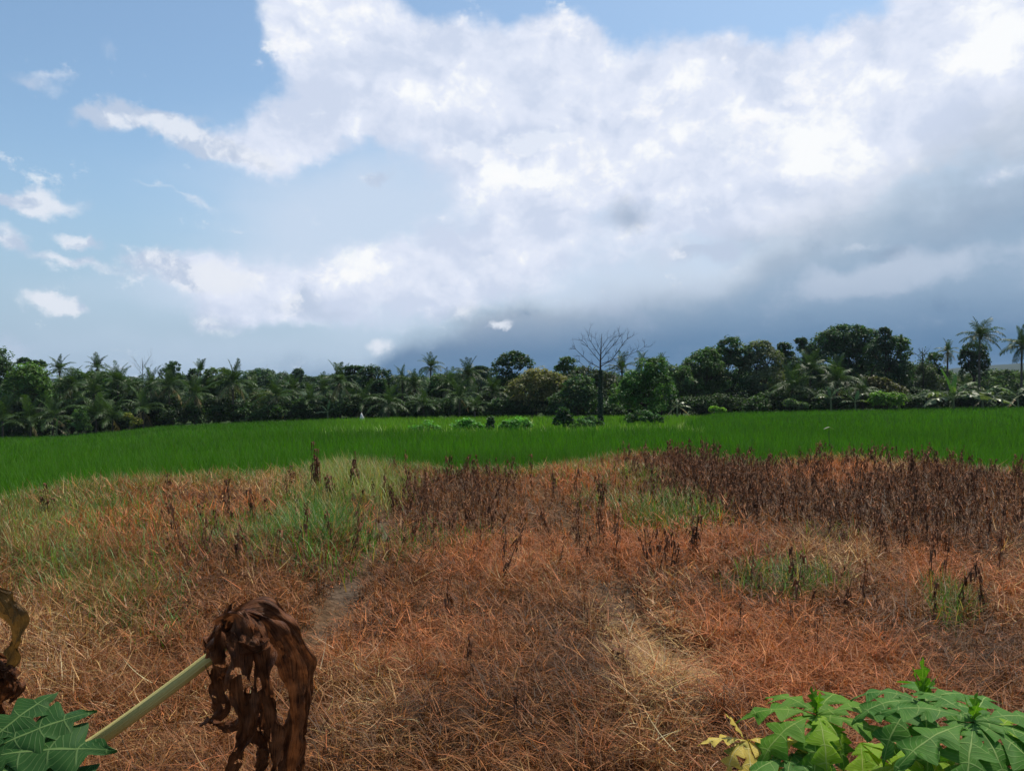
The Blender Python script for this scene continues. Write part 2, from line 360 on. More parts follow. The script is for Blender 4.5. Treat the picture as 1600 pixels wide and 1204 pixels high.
DARKS = [(700, 775, 100, 45, 1.2), (1140, 740, 120, 35, 1.2), (1260, 800, 190, 45, 1.3), (1480, 780, 170, 50, 1.2), (1550, 850, 120, 40, .9), (1350, 990, 170, 50, .8), (1530, 1040, 110, 60, .8), (760, 1120, 240, 80, .55), (330, 870, 90, 80, .5), (1180, 920, 60, 40, .4), (850, 830, 160, 45, .3), (1050, 900, 150, 55, .4), (650, 880, 110, 60, .4), (900, 1010, 180, 80, .4), (1250, 930, 200, 40, .5), (430, 820, 100, 40, .35), (870, 780, 30, 30, .3), (915, 860, 30, 30, .4), (1040, 990, 30, 40, .4), (700, 950, 150, 40, .5), (450, 880, 120, 40, .35)]
ORANGES = [(1250, 1060, 190, 75, 1.2), (1060, 850, 160, 45, .9), (1470, 890, 50, 40, 1.1), (1300, 735, 110, 20, .9), (900, 745, 70, 16, .8), (200, 815, 150, 35, .8), (800, 860, 160, 40, .6), (1150, 960, 150, 45, .8), (640, 990, 160, 60, .5), (380, 790, 100, 25, .5), (570, 800, 40, 30, .6), (1590, 900, 50, 50, .5)]
TANS = [(1040, 1050, 70, 110, 1.0), (970, 980, 60, 50, .5), (60, 1000, 130, 90, .6), (420, 760, 140, 24, .6), (560, 1110, 70, 80, .5), (1300, 870, 90, 25, .6), (850, 880, 60, 20, .5), (100, 770, 110, 20, .5), (1590, 870, 60, 40, .5), (1390, 720, 70, 12, .6)]
BARE = [(545, 912, 34, 24, 1.1), (600, 815, 20, 30, 1.0), (505, 968, 26, 22, .9), (575, 860, 12, 24, .7), (945, 915, 36, 15, .8), (972, 940, 34, 12, .8), (320, 930, 26, 20, .35), (1480, 1000, 90, 40, .35)]

# ------------------------------------------------------------------ ground sheet
def build_ground():
    s = np.linspace(-1, 1, 281); xs = np.sinh(s*6.2)/np.sinh(6.2)*2600
    xs = np.sort(np.concatenate([xs, np.linspace(-24, 24, 161)]))
    ys = np.concatenate([np.linspace(-40, -2, 12), np.linspace(-1.5, 32, 150), np.linspace(32.4, 100, 150), np.geomspace(102, 2600, 44)])
    X, Y = np.meshgrid(xs, ys); Z = ground(X, Y)
    V = np.stack([X, Y, Z], -1).reshape(-1, 3); nx, ny = len(xs), len(ys)
    i = (np.arange(ny-1)[:, None]*nx+np.arange(nx-1)[None]).ravel()
    Q = np.stack([i, i+1, i+nx+1, i+nx], -1)
    x, y = V[:, 0], V[:, 1]; b = edge_dist(x, y)
    soil = np.array([.095, .055, .028]); grey = np.array([.090, .066, .048]); wet = np.array([.03, .05, .015])
    bare = np.clip(field(x, y, BARE, 0), 0, 1)[:, None]
    inb = smooth(y-b, 0, .6)[:, None]
    col = (soil*(1-bare)+grey*bare)*(1-inb)+wet*inb
    m, nt = new_mat('field_soil'); L = nt.links
    a = nt.nodes.new('ShaderNodeAttribute'); a.attribute_name = 'tint'
    tc = nt.nodes.new('ShaderNodeTexCoord'); n = nt.nodes.new('ShaderNodeTexNoise'); L.new(tc.outputs['Object'], n.inputs['Vector']); n.inputs['Scale'].default_value = 9; n.inputs['Detail'].default_value = 8
    mr = nt.nodes.new('ShaderNodeMapRange'); L.new(n.outputs[0], mr.inputs[0]); mr.inputs[1].default_value = .3; mr.inputs[2].default_value = .7; mr.inputs[3].default_value = .5; mr.inputs[4].default_value = 1.5
    v = nt.nodes.new('ShaderNodeVectorMath'); v.operation = 'SCALE'; L.new(a.outputs['Color'], v.inputs[0]); L.new(mr.outputs[0], v.inputs[3])
    p = nt.nodes.new('ShaderNodeBsdfPrincipled'); p.inputs['Roughness'].default_value = .95; p.inputs['Specular IOR Level'].default_value = .05; L.new(v.outputs[0], p.inputs['Base Color'])
    bp = nt.nodes.new('ShaderNodeBump'); bp.inputs['Distance'].default_value = .09; L.new(n.outputs[0], bp.inputs['Height']); L.new(bp.outputs[0], p.inputs['Normal'])
    o = nt.nodes.new('ShaderNodeOutputMaterial'); L.new(p.outputs[0], o.inputs[0])
    g = obj('ground', mesh_np('ground', V, Q, mat=m, tint=col, smooth_shade=True)); g['kind'] = 'structure'
build_ground()

def build_hills():
    xs = np.linspace(-2300, 2300, 200); ys = np.linspace(1000, 2400, 40); X, Y = np.meshgrid(xs, ys)
    px = CX+F*X/Y; top = np.interp(px, [-400, 300, 800, 1300, 1450, 1560, 1640, 2000], [592, 590, 588, 584, 575, 566, 563, 560])
    H = (CAMZ-(top-CY)/F*Y); prof = np.sin(np.clip((Y-1000)/1400, 0, 1)*math.pi)**.6
    Z = -30+(H+30)*prof*(.8+.25*fbm(X*.004, Y*.004, 9)) + 10*(fbm(X*.03, Y*.03, 2)-.5)
    V = np.stack([X, Y, Z], -1).reshape(-1, 3); nx, ny = 200, 40
    i = (np.arange(ny-1)[:, None]*nx+np.arange(nx-1)[None]).ravel(); Q = np.stack([i, i+1, i+nx+1, i+nx], -1)
    g = obj('hills', mesh_np('hills', V, Q, mat=bark_mat('far_woods', (.010, .024, .018), (.02, .04, .026), .02, .95, (1, 1, 1)), smooth_shade=True)); g['kind'] = 'structure'
build_hills()

# ------------------------------------------------------------------ grass blades
def blades(P, Ln, W, az, lean, curve, segs, tint, tipw=.12):
    n = len(P); k = segs; dirx, diry = np.cos(az), np.sin(az)
    pos = P.copy(); V = np.empty((n, k+1, 2, 3))
    side = np.stack([-diry, dirx, np.zeros(n)], -1)
    for j in range(k+1):
        w = W*(1-(1-tipw)*(j/k)**1.5)*.5
        V[:, j, 0] = pos-side*w[:, None]; V[:, j, 1] = pos+side*w[:, None]
        th = lean+curve*((j+.5)/k); st = (Ln/k)
        pos = pos+np.stack([dirx*np.sin(th)*st, diry*np.sin(th)*st, np.cos(th)*st], -1)
    i = np.arange(n)[:, None]*(k+1)*2+np.arange(k)[None]*2
    Q = np.stack([i, i+1, i+3, i+2], -1).reshape(-1, 4)
    return V.reshape(-1, 3), Q, np.repeat(tint, (k+1)*2, axis=0)

def scatter(n, d0, d1, margin=170):
    """n points between two distances, even over the ground the camera's fan covers"""
    g = np.linspace(d0, d1, 400); half = (CX+margin)/F*g+(2.2 if d0 < 10 else 0); c = np.cumsum(half); y = np.interp(rng.random(n)*c[-1], c, g)
    return rng.uniform(-1, 1, n)*np.interp(y, g, half), y

def jitter(c, n, v=.25, h=.1):
    c = np.asarray(c); c = np.broadcast_to(c, (n, 3)) if c.ndim == 1 else c
    return np.clip(c*(1+rng.uniform(-v, v, (n, 1)))*(1+rng.uniform(-h, h, (n, 3))), .003, .9)

ORANGE = np.array([.41, .145, .045]); BROWN = np.array([.235, .096, .030]); TAN = np.array([.48, .30, .125]); DARKB = np.array([.078, .036, .014]); OLIVE = np.array([.15, .145, .035]); GREEN = np.array([.072, .165, .024]); STRAW = np.array([.48, .36, .22])

def dry_colour(x, y):
    n = len(x)
    wts = np.stack([np.clip(field(x, y, ORANGES), 0, 1.5)*1.3 + .22, .45+.5*fbm(x*1.2, y*1.2, 71), np.clip(field(x, y, TANS), 0, 1.2)*1.1 + .12+.2*smooth(fbm(x*.8, y*.8, 77), .5, .7),
                    np.clip(field(x, y, DARKS), 0, 1.5)*.8 + .14+.45*smooth(fbm(x*1.5, y*1.5, 83), .52, .72), np.clip(field(x, y, GREENS), 0, 1.5)*.8 + .06*(fbm(x, y, 21) > .55), np.full(n, .13)+.45*np.clip(field(x, y, TANS), 0, 1)], -1)
    wts *= rng.uniform(.2, 1.0, wts.shape)**1.5
    k = wts.argmax(1); return np.stack([ORANGE, BROWN, TAN, DARKB, OLIVE, STRAW])[k]

def dry_band(name, n, d0, d1, segs, wid, ln):
    x, y = scatter(n, d0, d1); b = edge_dist(x, y)
    keep = (y < b+.3*rng.random(n)) & (rng.random(n) > np.clip(np.maximum(field(x, y, BARE, 0)*.78, furrow(x, y)*.42), 0, 1)); x, y = x[keep], y[keep]
    # tussocks: pull blades towards clump centres and let each clump lean its own way
    cs = .33; ix, iy = np.floor(x/cs), np.floor(y/cs)
    h = lambda a: (lambda v: v-np.floor(v))(np.sin(ix*12.9898*a+iy*78.233+a)*43758.5453)
    cx, cy = (ix+.2+.6*h(1.1))*cs, (iy+.2+.6*h(2.3))*cs; pull = rng.uniform(0, .45, len(x)); x, y = x+(cx-x)*pull, y+(cy-y)*pull
    n = len(x); z = ground(x, y)-.01
    tan = np.clip(field(x, y, TANS), 0, 1)
    L_ = ln*rng.uniform(.5, 1.25, n)*(.6+.8*h(3.7))*(1+.3*tan)*(1-.75*np.clip(np.maximum(field(x, y+.35, BARE, 0), field(x, y+.7, BARE, 0)), 0, 1))*(1-.5*furrow(x, y+.2))
    az = rng.uniform(0, 2*math.pi, n); flat = rng.random(n) < .34+.3*tan
    az = np.where(flat & (rng.random(n) < .35+.5*tan), -.45+rng.normal(0, .6, n)+math.pi*(rng.random(n) < .35), az)
    lean = np.where(flat, rng.uniform(.9, 1.5, n), rng.uniform(.0, .95, n)); curve = rng.uniform(.2, 2.9, n)*np.where(flat, .3, 1)*rng.choice([-1, 1, 1], n)
    V, Q, t = blades(np.stack([x, y, z+np.where(flat, rng.uniform(.02, .22, n), 0)], -1), L_, wid*rng.uniform(.6, 1.4, n), az, lean, curve, segs, jitter(dry_colour(x, y), n, .6, .12))
    return V, Q, t

def merge(parts):
    V, Q, t, o = [], [], [], 0
    for v, q, c in parts: V.append(v); Q.append(q+o); t.append(c); o += len(v)
    return np.concatenate(V), np.concatenate(Q), np.concatenate(t)

V, Q, t = merge([dry_band('a', 190000, 3.0, 7, 5, .0058, .22), dry_band('b', 190000, 7, 12, 4, .0085, .25), dry_band('c', 170000, 12, 28, 3, .014, .31)])
prop(obj('dry_grass', mesh_np('dry_grass', V, Q, mat=M_GRASS, tint=t)), 'tangled brown and orange dried grass covering the near field', 'grass', kind='stuff')

# green growth among the dry grass and along its far edge
def green_band(n, d0, d1, segs, wid):
    x, y = scatter(n, d0, d1); g = field(x, y, GREENS); b = edge_dist(x, y)
    edge = np.exp(-((y-b+.1)/.5)**2)*(.5+.75*(fbm(x*.7, y*.7, 17) > .45)) + .5*smooth(-x, 3, 9)*np.exp(-((y-b+.8)/1.2)**2)
    keep = (rng.random(n) < np.clip(g*1.2-.12, 0, 1)+edge) & (y < b+.5); x, y, g = x[keep], y[keep], g[keep]; n = len(x)
    tall = np.clip(field(x, y, [(490, 835, 60, 50, 1), (560, 755, 70, 32, 1)]), 0, 1)
    L_ = rng.uniform(.22, .48, n)*(1+.75*tall); pale = np.clip(field(x, y, [(575, 755, 90, 40, 1), (60, 830, 130, 60, .8), (900, 735, 90, 20, .7)]), 0, 1)[:, None]
    col = GREEN*(1-.65*pale)+np.array([.33, .34, .12])*.65*pale
    mixr = (rng.random(n) < .22)[:, None]; col = np.where(mixr, TAN*.8, col)
    return blades(np.stack([x, y, ground(x, y)-.01], -1), L_, wid*rng.uniform(.7, 1.4, n), rng.uniform(0, 6.28, n), rng.uniform(0, .5, n), rng.uniform(.1, 1.7, n), segs, jitter(col, n, .35, .1))
V, Q, t = merge([green_band(60000, 3.6, 9, 4, .008), green_band(190000, 9, 28, 3, .014)])
prop(obj('green_grass', mesh_np('green_grass', V, Q, mat=M_GREEN, tint=t)), 'green grass tufts among the dead grass and along the rice edge', 'grass', kind='stuff')

# ------------------------------------------------------------------ rice
def bund_gap(x, y):
    """1 where a field bank runs (no rice, only short grass)"""
    px = col_of(x, y); g = np.exp(-((y-46)/.9)**2)*smooth(px, 430, 560)*(1-smooth(px, 1090, 1110))
    g = np.maximum(g, np.exp(-((px-right_edge(y)+9)/7)**2)*smooth(y, 42, 46))
    g = np.maximum(g, np.exp(-((y-64-(px-240)*.02)/.9)**2)*smooth(px, 180, 230)*(1-smooth(px, 320, 345)))
    g = np.maximum(g, np.exp(-((y-66)/.5)**2)*smooth(px, 120, 200)*(1-smooth(px, 600, 640))*.0)
    g = np.maximum(g, np.exp(-((px-831)/3.0)**2)*smooth(y, 46, 47)*(1-smooth(y, 84, 86)))
    return g
def rice_band(n, d0, d1, segs, wid):
    x, y = scatter(n, d0, d1, 260); b = edge_dist(x, y); gap = bund_gap(x, y)
    keep = (y > b+.15+.9*rng.random(len(x))**2) & (gap < .5) & (y < TREE_D-.5+2*(fbm(x*.2, y*0, 5)-.5)); x, y = x[keep], y[keep]; n = len(x); z = ground(x, y)
    px = col_of(x, y); mid = smooth(px, 430, 620)*(1-smooth(px, right_edge(y)-12, right_edge(y)+2))*smooth(y, 46, 46.5)
    patch = fbm(x*.12, y*.12, 41); 
    col = np.array([.055, .152, .008])[None]*(.75+.6*patch[:, None]); col = col*(1-.7*mid[:, None])+np.array([.145, .29, .022])*.7*mid[:, None]
    L_ = RICE_H*rng.uniform(.75, 1.3, n)*(.9+.2*patch)
    return blades(np.stack([x, y, z], -1), L_, wid*rng.uniform(.7, 1.3, n), rng.uniform(0, 6.28, n), rng.uniform(0, .25, n), rng.uniform(.1, .9, n), segs, jitter(col, n, .3, .1))
V, Q, t = merge([rice_band(90000, 14, 30, 3, .016), rice_band(80000, 30, 48, 2, .03), rice_band(120000, 48, 90, 2, .055)])
prop(obj('rice', mesh_np('rice', V, Q, mat=M_RICE, tint=t)), 'bright green young rice filling the terraced paddies', 'rice', kind='stuff')

def bund_band(n):
    x, y = scatter(n, 40, 88, 50); keep = bund_gap(x, y) > .45; x, y = x[keep], y[keep]; n = len(x)
    return blades(np.stack([x, y, ground(x, y)], -1), rng.uniform(.3, .75, n)*np.where(y < 50, 1.1, .7), rng.uniform(.03, .07, n), rng.uniform(0, 6.28, n), rng.uniform(0, .6, n), rng.uniform(.1, 1.5, n), 2, jitter(np.array([.26, .34, .09]), n, .35, .12))
V, Q, t = bund_band(160000)
prop(obj('bank_grass', mesh_np('bank_grass', V, Q, mat=M_GREEN, tint=t)), 'short pale grass on the low banks dividing the paddies', 'grass', kind='stuff')

# ------------------------------------------------------------------ broadleaf trees
def leaf_cloud(P, N, s, tint, wfac=.55):
    n = len(P); N = N/(np.linalg.norm(N, axis=1)[:, None]+1e-9)
    a = rng.normal(size=(n, 3)); t = np.cross(N, a); t /= np.linalg.norm(t, axis=1)[:, None]+1e-9; b = np.cross(N, t); s = np.broadcast_to(s, (n,))[:, None]
    V = np.stack([P-t*s*.5, P+b*s*wfac*.5-t*s*.05+N*s*.06, P+t*s*.5-N*s*.08, P-b*s*wfac*.5-t*s*.05+N*s*.06], 1).reshape(-1, 3)
    return V, np.arange(n*4).reshape(n, 4), np.repeat(tint, 4, axis=0)

def crown_arrays(blobs, leaf, dens, tint, tips=None, airy=.0, clump=.3):
    """blobs: (centre, rx, ry, rz) in metres. Leaves sit on many small clumps scattered over the blobs."""
    out = []
    for (c, rx, ry, rz) in blobs:
        c = np.asarray(c); area = 4*math.pi*((rx*ry)**1.6/3+(rx*rz)**1.6/3+(ry*rz)**1.6/3)**(1/1.6)
        ncl = max(7, int(area/(clump*min(rx, rz)*2)**2*1.5)); ncl = min(ncl, 150)
        d = rng.normal(size=(ncl, 3)); d /= np.linalg.norm(d, axis=1)[:, None]; d[:, 2] = np.where(d[:, 2] < -.5, -d[:, 2], d[:, 2])
        cc = c+d*np.array([rx, ry, rz])*(rng.uniform(.62-.2*airy, 1.02+.12*airy, ncl)**.7)[:, None]
        cr = clump*min(rx, rz)*rng.uniform(.65, 1.45, ncl)
        n = max(8, int(dens*area/ncl/(leaf*leaf)*5.0)); n = min(n, 700)
        ld = rng.normal(size=(ncl, n, 3)); ld /= np.linalg.norm(ld, axis=2)[..., None]
        P = cc[:, None]+ld*np.array([1.15, 1.15, .8])*(cr[:, None]*rng.uniform(.45, 1.0, (ncl, n))**.6)[..., None]
        N = ld*.55+np.array([0, 0, .7])+rng.normal(size=ld.shape)*.45
        tc = np.asarray(tint)[None]*rng.uniform(.6, 1.45, (ncl, 1))*rng.uniform(.88, 1.12, (ncl, 3))
        if tips is not None:
            top = np.clip((cc[:, 2]-c[2])/rz*.6+.45+rng.normal(0, .25, ncl), 0, 1)[:, None]; tc = tc*(1-top)+np.asarray(tips)*rng.uniform(.7, 1.2, (ncl, 1))*top
        T = np.repeat(tc[:, None], n, 1)*rng.uniform(.75, 1.3, (ncl, n, 1))
        out.append(leaf_cloud(P.reshape(-1, 3), N.reshape(-1, 3), leaf*rng.uniform(.7, 1.35, ncl*n), T.reshape(-1, 3)))
    return merge(out)

TREES = 'trees of the wood behind the paddies'
def broadleaf(label, D, tx, blobs, tint=(.045, .085, .028), leaf=.30, dens=1.0, tips=None, airy=0.0, name='broadleaf_tree', cat='tree', group=TREES, trunk_r=None, mat=None, depth=.8, clump=.3, trunk_mat=None):
    bx = (tx-CX)/F*D; base = Vector((bx, D, gz(bx, D)-.05))
    root = thing(name, base, label, cat, group)
    B = []
    for (cx, cy, rx, ry) in blobs:
        Y = D+rng.uniform(-.25, .25)*rx/F*D; p = at(cx, cy, Y)-base; k = Y/F
        B.append((np.array(p), rx*k, min(rx, ry*1.3)*k*depth+.1, ry*k))
    V, Q, t = crown_arrays(B, leaf, dens, tint, tips, airy, clump)
    obj('crown', mesh_np('crown', V, Q, mat=mat or M_LEAF, tint=t), root)
    mb = MB(); top = max(B, key=lambda b: b[0][2]); low = min(b[0][2]-b[3]*.4 for b in B); H = max(top[0][2], .3)
    fork = np.array([top[0][0]*.15, top[0][1]*.15, max(min(low+.3, H*.6), H*.2)]); r0 = trunk_r or max(.03, H*.028)
    mb.tube([[0, 0, -.1], [fork[0]*.3+.03*H*rng.normal()*.4, fork[1]*.3, fork[2]*.5], fork], [r0*1.25, r0, r0*.8], 7)
    for (c, rx, ry, rz) in B:
        mb.tube([fork, fork*.5+c*.5+rng.normal(size=3)*.06*H, c], [r0*.6, r0*.42, r0*.15], 5)
        for k in range(5):
            d = rng.normal(size=3)*np.array([rx, ry, rz])*.5; d[2] = abs(d[2])
            mb.tube([c*.85+fork*.15, c+d*.5+rng.normal(size=3)*.05*rx, c+d*1.2], [r0*.28, r0*.16, r0*.04], 4)
    mb.build('trunk', trunk_mat or M_BARK, root)
    return root

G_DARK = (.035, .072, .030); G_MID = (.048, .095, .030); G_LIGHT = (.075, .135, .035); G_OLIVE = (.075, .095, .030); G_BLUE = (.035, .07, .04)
broadleaf('dark loose-leaved tree cut off by the left edge of the photo', 92, -14, [(-12, 572, 26, 30), (2, 590, 20, 26)], G_DARK, airy=.8)
broadleaf('flat-topped layered dark tree just behind the light green dome at far left', 104, 46, [(38, 566, 11, 7), (60, 570, 12, 7), (48, 590, 20, 16)], G_DARK, airy=.5)
broadleaf('light green domed tree near the left end of the wood', 90, 44, [(45, 590, 30, 20), (30, 612, 24, 22), (62, 615, 22, 22)], G_LIGHT)
broadleaf('wide mid-green tree under the palm top, left part of the wood', 98, 138, [(135, 597, 34, 18), (165, 594, 30, 14), (110, 604, 24, 16), (148, 622, 44, 24)], G_MID, airy=.3)
broadleaf('low spreading tree left of the thin leafless sapling', 94, 190, [(182, 602, 24, 12), (202, 606, 20, 14), (190, 628, 30, 24)], G_MID)
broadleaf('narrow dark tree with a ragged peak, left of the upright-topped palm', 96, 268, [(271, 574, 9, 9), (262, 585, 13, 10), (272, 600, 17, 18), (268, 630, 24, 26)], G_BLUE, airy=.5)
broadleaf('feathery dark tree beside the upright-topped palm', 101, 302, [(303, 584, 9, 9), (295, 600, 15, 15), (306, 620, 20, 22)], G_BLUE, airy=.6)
broadleaf('bushy light-tipped tree between the upright-topped palm and the big drooping palm', 93, 340, [(340, 589, 24, 14), (330, 607, 22, 18), (352, 612, 24, 20), (340, 635, 30, 20)], G_MID, tips=(.07, .11, .045))
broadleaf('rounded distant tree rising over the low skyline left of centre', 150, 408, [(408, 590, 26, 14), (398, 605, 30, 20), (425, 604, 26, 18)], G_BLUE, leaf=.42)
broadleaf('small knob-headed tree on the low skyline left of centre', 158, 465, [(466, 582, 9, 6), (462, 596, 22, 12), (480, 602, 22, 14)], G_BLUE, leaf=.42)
broadleaf('low olive bush-like tree between two glinting palms, left of centre', 92, 412, [(412, 628, 24, 18), (404, 645, 24, 14)], G_OLIVE)
broadleaf('dark flat-layered tree behind the tall narrow palm', 102, 554, [(554, 577, 17, 6), (546, 588, 16, 8), (560, 600, 22, 16)], G_DARK, airy=.5)
broadleaf('dense dark dome tree right of the tall narrow palm', 92, 585, [(584, 592, 27, 19), (574, 612, 24, 20), (600, 617, 22, 22), (588, 636, 28, 16)], (.026, .058, .03), airy=-.2)
broadleaf('mid-green round tree between the two tall palms near the centre', 94, 700, [(695, 600, 26, 17), (686, 618, 24, 16), (712, 622, 20, 18)], G_MID)
broadleaf('small pale umbrella-topped tree far behind, right of the second central palm', 122, 752, [(750, 576, 14, 4), (758, 582, 22, 8), (740, 596, 36, 16)], G_BLUE)
broadleaf('tall dark rounded tree left of the khaki blossoming one', 95, 796, [(800, 562, 20, 13), (815, 570, 18, 14), (784, 577, 14, 17), (796, 600, 24, 20), (788, 625, 26, 22)], (.030, .064, .026))
broadleaf('khaki-topped tree in blossom, centre right of the wood', 88, 838, [(842, 597, 34, 20), (820, 610, 26, 20), (868, 606, 28, 20), (830, 632, 38, 18), (862, 632, 34, 20)], (.05, .085, .028), tips=(.21, .185, .085), leaf=.26)
broadleaf('airy small-crowned tree behind the blossoming tree', 104, 884, [(886, 566, 14, 8), (878, 576, 12, 7), (892, 580, 16, 9), (884, 600, 22, 14)], G_MID, airy=.7)
broadleaf('low dark tree hiding the foot of the bare tree on its left', 84, 902, [(905, 606, 26, 18), (890, 630, 34, 20), (918, 632, 26, 22), (875, 642, 24, 12)], (.034, .070, .026))
broadleaf('greyish tangled tree directly behind the bare trunk', 92, 925, [(915, 588, 26, 14), (945, 596, 22, 16), (930, 612, 30, 18)], (.055, .075, .045), airy=.5)
broadleaf('bright green tall bushy tree right of the bare tree', 70, 1006, [(1010, 578, 18, 18), (1028, 574, 14, 16), (994, 600, 26, 20), (1022, 604, 26, 24), (978, 618, 26, 20), (1008, 632, 34, 20)], (.055, .118, .030), leaf=.22)
broadleaf('dark leaning tree with bare lower stem right of the bare tree', 74, 1034, [(1038, 590, 12, 24), (1040, 614, 16, 22), (1030, 634, 20, 14)], (.032, .070, .030), leaf=.22)
broadleaf('leafy shrub-like tree at the left foot of the great grove', 90, 1066, [(1062, 596, 22, 24), (1075, 615, 24, 22), (1060, 632, 22, 12)], G_MID)
broadleaf('round-shouldered tree forming the left slope of the great grove', 92, 1092, [(1092, 574, 26, 20), (1105, 560, 20, 16), (1082, 597, 30, 24), (1112, 590, 28, 30), (1098, 622, 34, 18)], G_MID, leaf=.26)
broadleaf('tall crown with a spiky top in the left half of the great grove', 94, 1140, [(1142, 545, 20, 18), (1124, 560, 22, 18), (1160, 558, 18, 18), (1138, 582, 32, 26), (1150, 612, 36, 24)], (.036, .080, .032), leaf=.28)
broadleaf('pale-flecked tree right of the spiky crown in the great grove', 93, 1190, [(1186, 546, 22, 14), (1200, 562, 24, 16), (1180, 572, 20, 20), (1196, 596, 30, 24), (1188, 622, 30, 20)], (.055, .080, .040), tips=(.12, .14, .085), leaf=.26)
broadleaf('dark flat-tiered tree in the dip of the great grove', 97, 1228, [(1226, 542, 11, 7), (1222, 556, 22, 9), (1232, 572, 24, 16), (1226, 600, 28, 26)], (.030, .066, .032), airy=.4)
broadleaf('sparse twiggy tree leaning out over the dip of the great grove', 99, 1262, [(1252, 533, 10, 5), (1262, 545, 18, 9), (1272, 560, 18, 14), (1264, 590, 24, 26)], G_BLUE, airy=.9)
broadleaf('highest and broadest dome of the great grove', 100, 1328, [(1324, 521, 34, 14), (1300, 532, 28, 16), (1352, 530, 26, 16), (1322, 548, 48, 22), (1292, 560, 34, 24), (1350, 566, 34, 28), (1318, 596, 48, 30)], (.034, .074, .032), leaf=.3)
broadleaf('dark tree with a tufted pointed top on the right side of the great grove', 95, 1384, [(1382, 519, 9, 8), (1384, 534, 18, 10), (1375, 560, 24, 26), (1388, 592, 28, 28), (1370, 618, 30, 18)], (.026, .056, .030), leaf=.28)
broadleaf('lighter tree with twigs sticking out at the right end of the great grove', 96, 1408, [(1404, 538, 16, 14), (1412, 556, 12, 18), (1408, 585, 20, 26)], G_MID, airy=.8)
broadleaf('low brown-tinged tree below the right end of the great grove', 90, 1368, [(1366, 598, 26, 10), (1390, 612, 26, 12), (1352, 618, 24, 10)], (.075, .075, .035))
broadleaf('thick rounded tree standing behind the tall palm at right', 100, 1522, [(1522, 549, 20, 14), (1512, 562, 14, 16), (1532, 566, 14, 18), (1523, 585, 20, 22)], (.024, .054, .024), airy=-.3, clump=.22)
broadleaf('small dark tree left of the scruffy palm at right', 104, 1460, [(1460, 560, 12, 9), (1452, 576, 16, 12), (1466, 590, 20, 18)], G_DARK, airy=.2)
broadleaf('grey-green tree below the scruffy palm at right', 98, 1448, [(1442, 585, 18, 16), (1458, 606, 26, 18), (1432, 615, 22, 18)], (.05, .072, .036))
broadleaf('rounded green tree under the edge palm at far right', 118, 1560, [(1562, 592, 30, 14), (1548, 606, 24, 16), (1580, 608, 30, 16)], (.055, .095, .036))
broadleaf('green tree at the right edge of the photo beyond the edge palm', 120, 1608, [(1606, 594, 30, 14), (1622, 606, 34, 18)], (.055, .095, .036))
broadleaf('olive tree beyond the toppled banana clump at right', 108, 1500, [(1500, 604, 26, 14), (1516, 616, 28, 12)], (.065, .085, .034))

# bushes and small plants standing in or beside the rice
B_ = dict(name='bush', cat='bush', trunk_r=.02, depth=.9, clump=.42, airy=.5)
broadleaf('sparse bush of thin upright shoots in the rice, left of centre', 49, 661, [(650, 670, 12, 5), (668, 665, 10, 9), (678, 669, 10, 5)], (.085, .22, .04), leaf=.13, dens=.55, group='bushes on the paddy bank', **B_)
broadleaf('long low bush on the paddy bank, left of the upright shrub', 48.5, 732, [(722, 665, 15, 9), (742, 666, 14, 7), (732, 661, 12, 7)], (.085, .22, .04), leaf=.15, group='bushes on the paddy bank', **B_)
broadleaf('wide rounded bush on the paddy bank, right of the upright shrub', 48.5, 804, [(796, 665, 16, 9), (812, 662, 15, 10), (790, 670, 16, 6), (822, 667, 9, 7)], (.085, .22, .04), leaf=.15, group='bushes on the paddy bank', **B_)
broadleaf('narrow upright dark shrub between two low bushes on the paddy bank', 48, 767, [(767, 657, 5, 7), (766, 667, 6, 8)], (.03, .065, .025), leaf=.16, name='shrub', cat='shrub', trunk_r=.03)
broadleaf('dark young tree standing alone on the bank left of the bare tree', 54, 881, [(880, 646, 9, 9), (877, 658, 12, 11), (888, 656, 8, 10)], (.028, .065, .025), leaf=.2, name='young_tree', trunk_r=.05)
broadleaf('low weedy bush between the dark young tree and the bare trunk', 55, 908, [(906, 661, 9, 8), (920, 663, 9, 6), (896, 667, 10, 4)], (.05, .11, .035), leaf=.16, group='bushes on the paddy bank', **B_)
broadleaf('low leafy bush hiding the left foot of the bare tree', 58, 928, [(922, 658, 10, 9), (936, 664, 10, 6), (914, 664, 8, 6)], (.04, .09, .03), leaf=.17, group='bushes on the paddy bank', **B_)
broadleaf('low leafy bush at the right foot of the bare tree', 60, 1000, [(985, 655, 10, 8), (1004, 652, 16, 10), (1024, 655, 12, 8)], (.035, .08, .028), leaf=.18, group='bushes on the paddy bank', **B_)
broadleaf('yellow-green rounded shrub at the foot of the great grove', 84, 1385, [(1374, 622, 16, 10), (1398, 622, 18, 9), (1386, 629, 26, 8)], (.105, .19, .032), leaf=.26, name='shrub', cat='shrub', trunk_r=.05)
broadleaf('small bright lime shrub at the left foot of the great grove', 84, 1121, [(1116, 640, 8, 5), (1126, 641, 8, 4)], (.15, .28, .03), leaf=.24, name='shrub', cat='shrub', trunk_r=.03)
broadleaf('pale-leaved low bush below the glinting palm of the great grove', 85, 1240, [(1236, 631, 11, 8), (1252, 634, 12, 6)], (.075, .12, .05), leaf=.24, name='bush', cat='bush', trunk_r=.03)
broadleaf('yellow-leaved small shrub low in the left palms', 84, 206, [(200, 652, 8, 7), (212, 660, 9, 8)], (.16, .17, .035), leaf=.2, name='shrub', cat='shrub', trunk_r=.03)
broadleaf('rounded bright green bush at the foot of the left palms', 83, 128, [(126, 655, 12, 18), (132, 668, 12, 8)], (.065, .125, .035), leaf=.2, name='bush', cat='bush', trunk_r=.03)

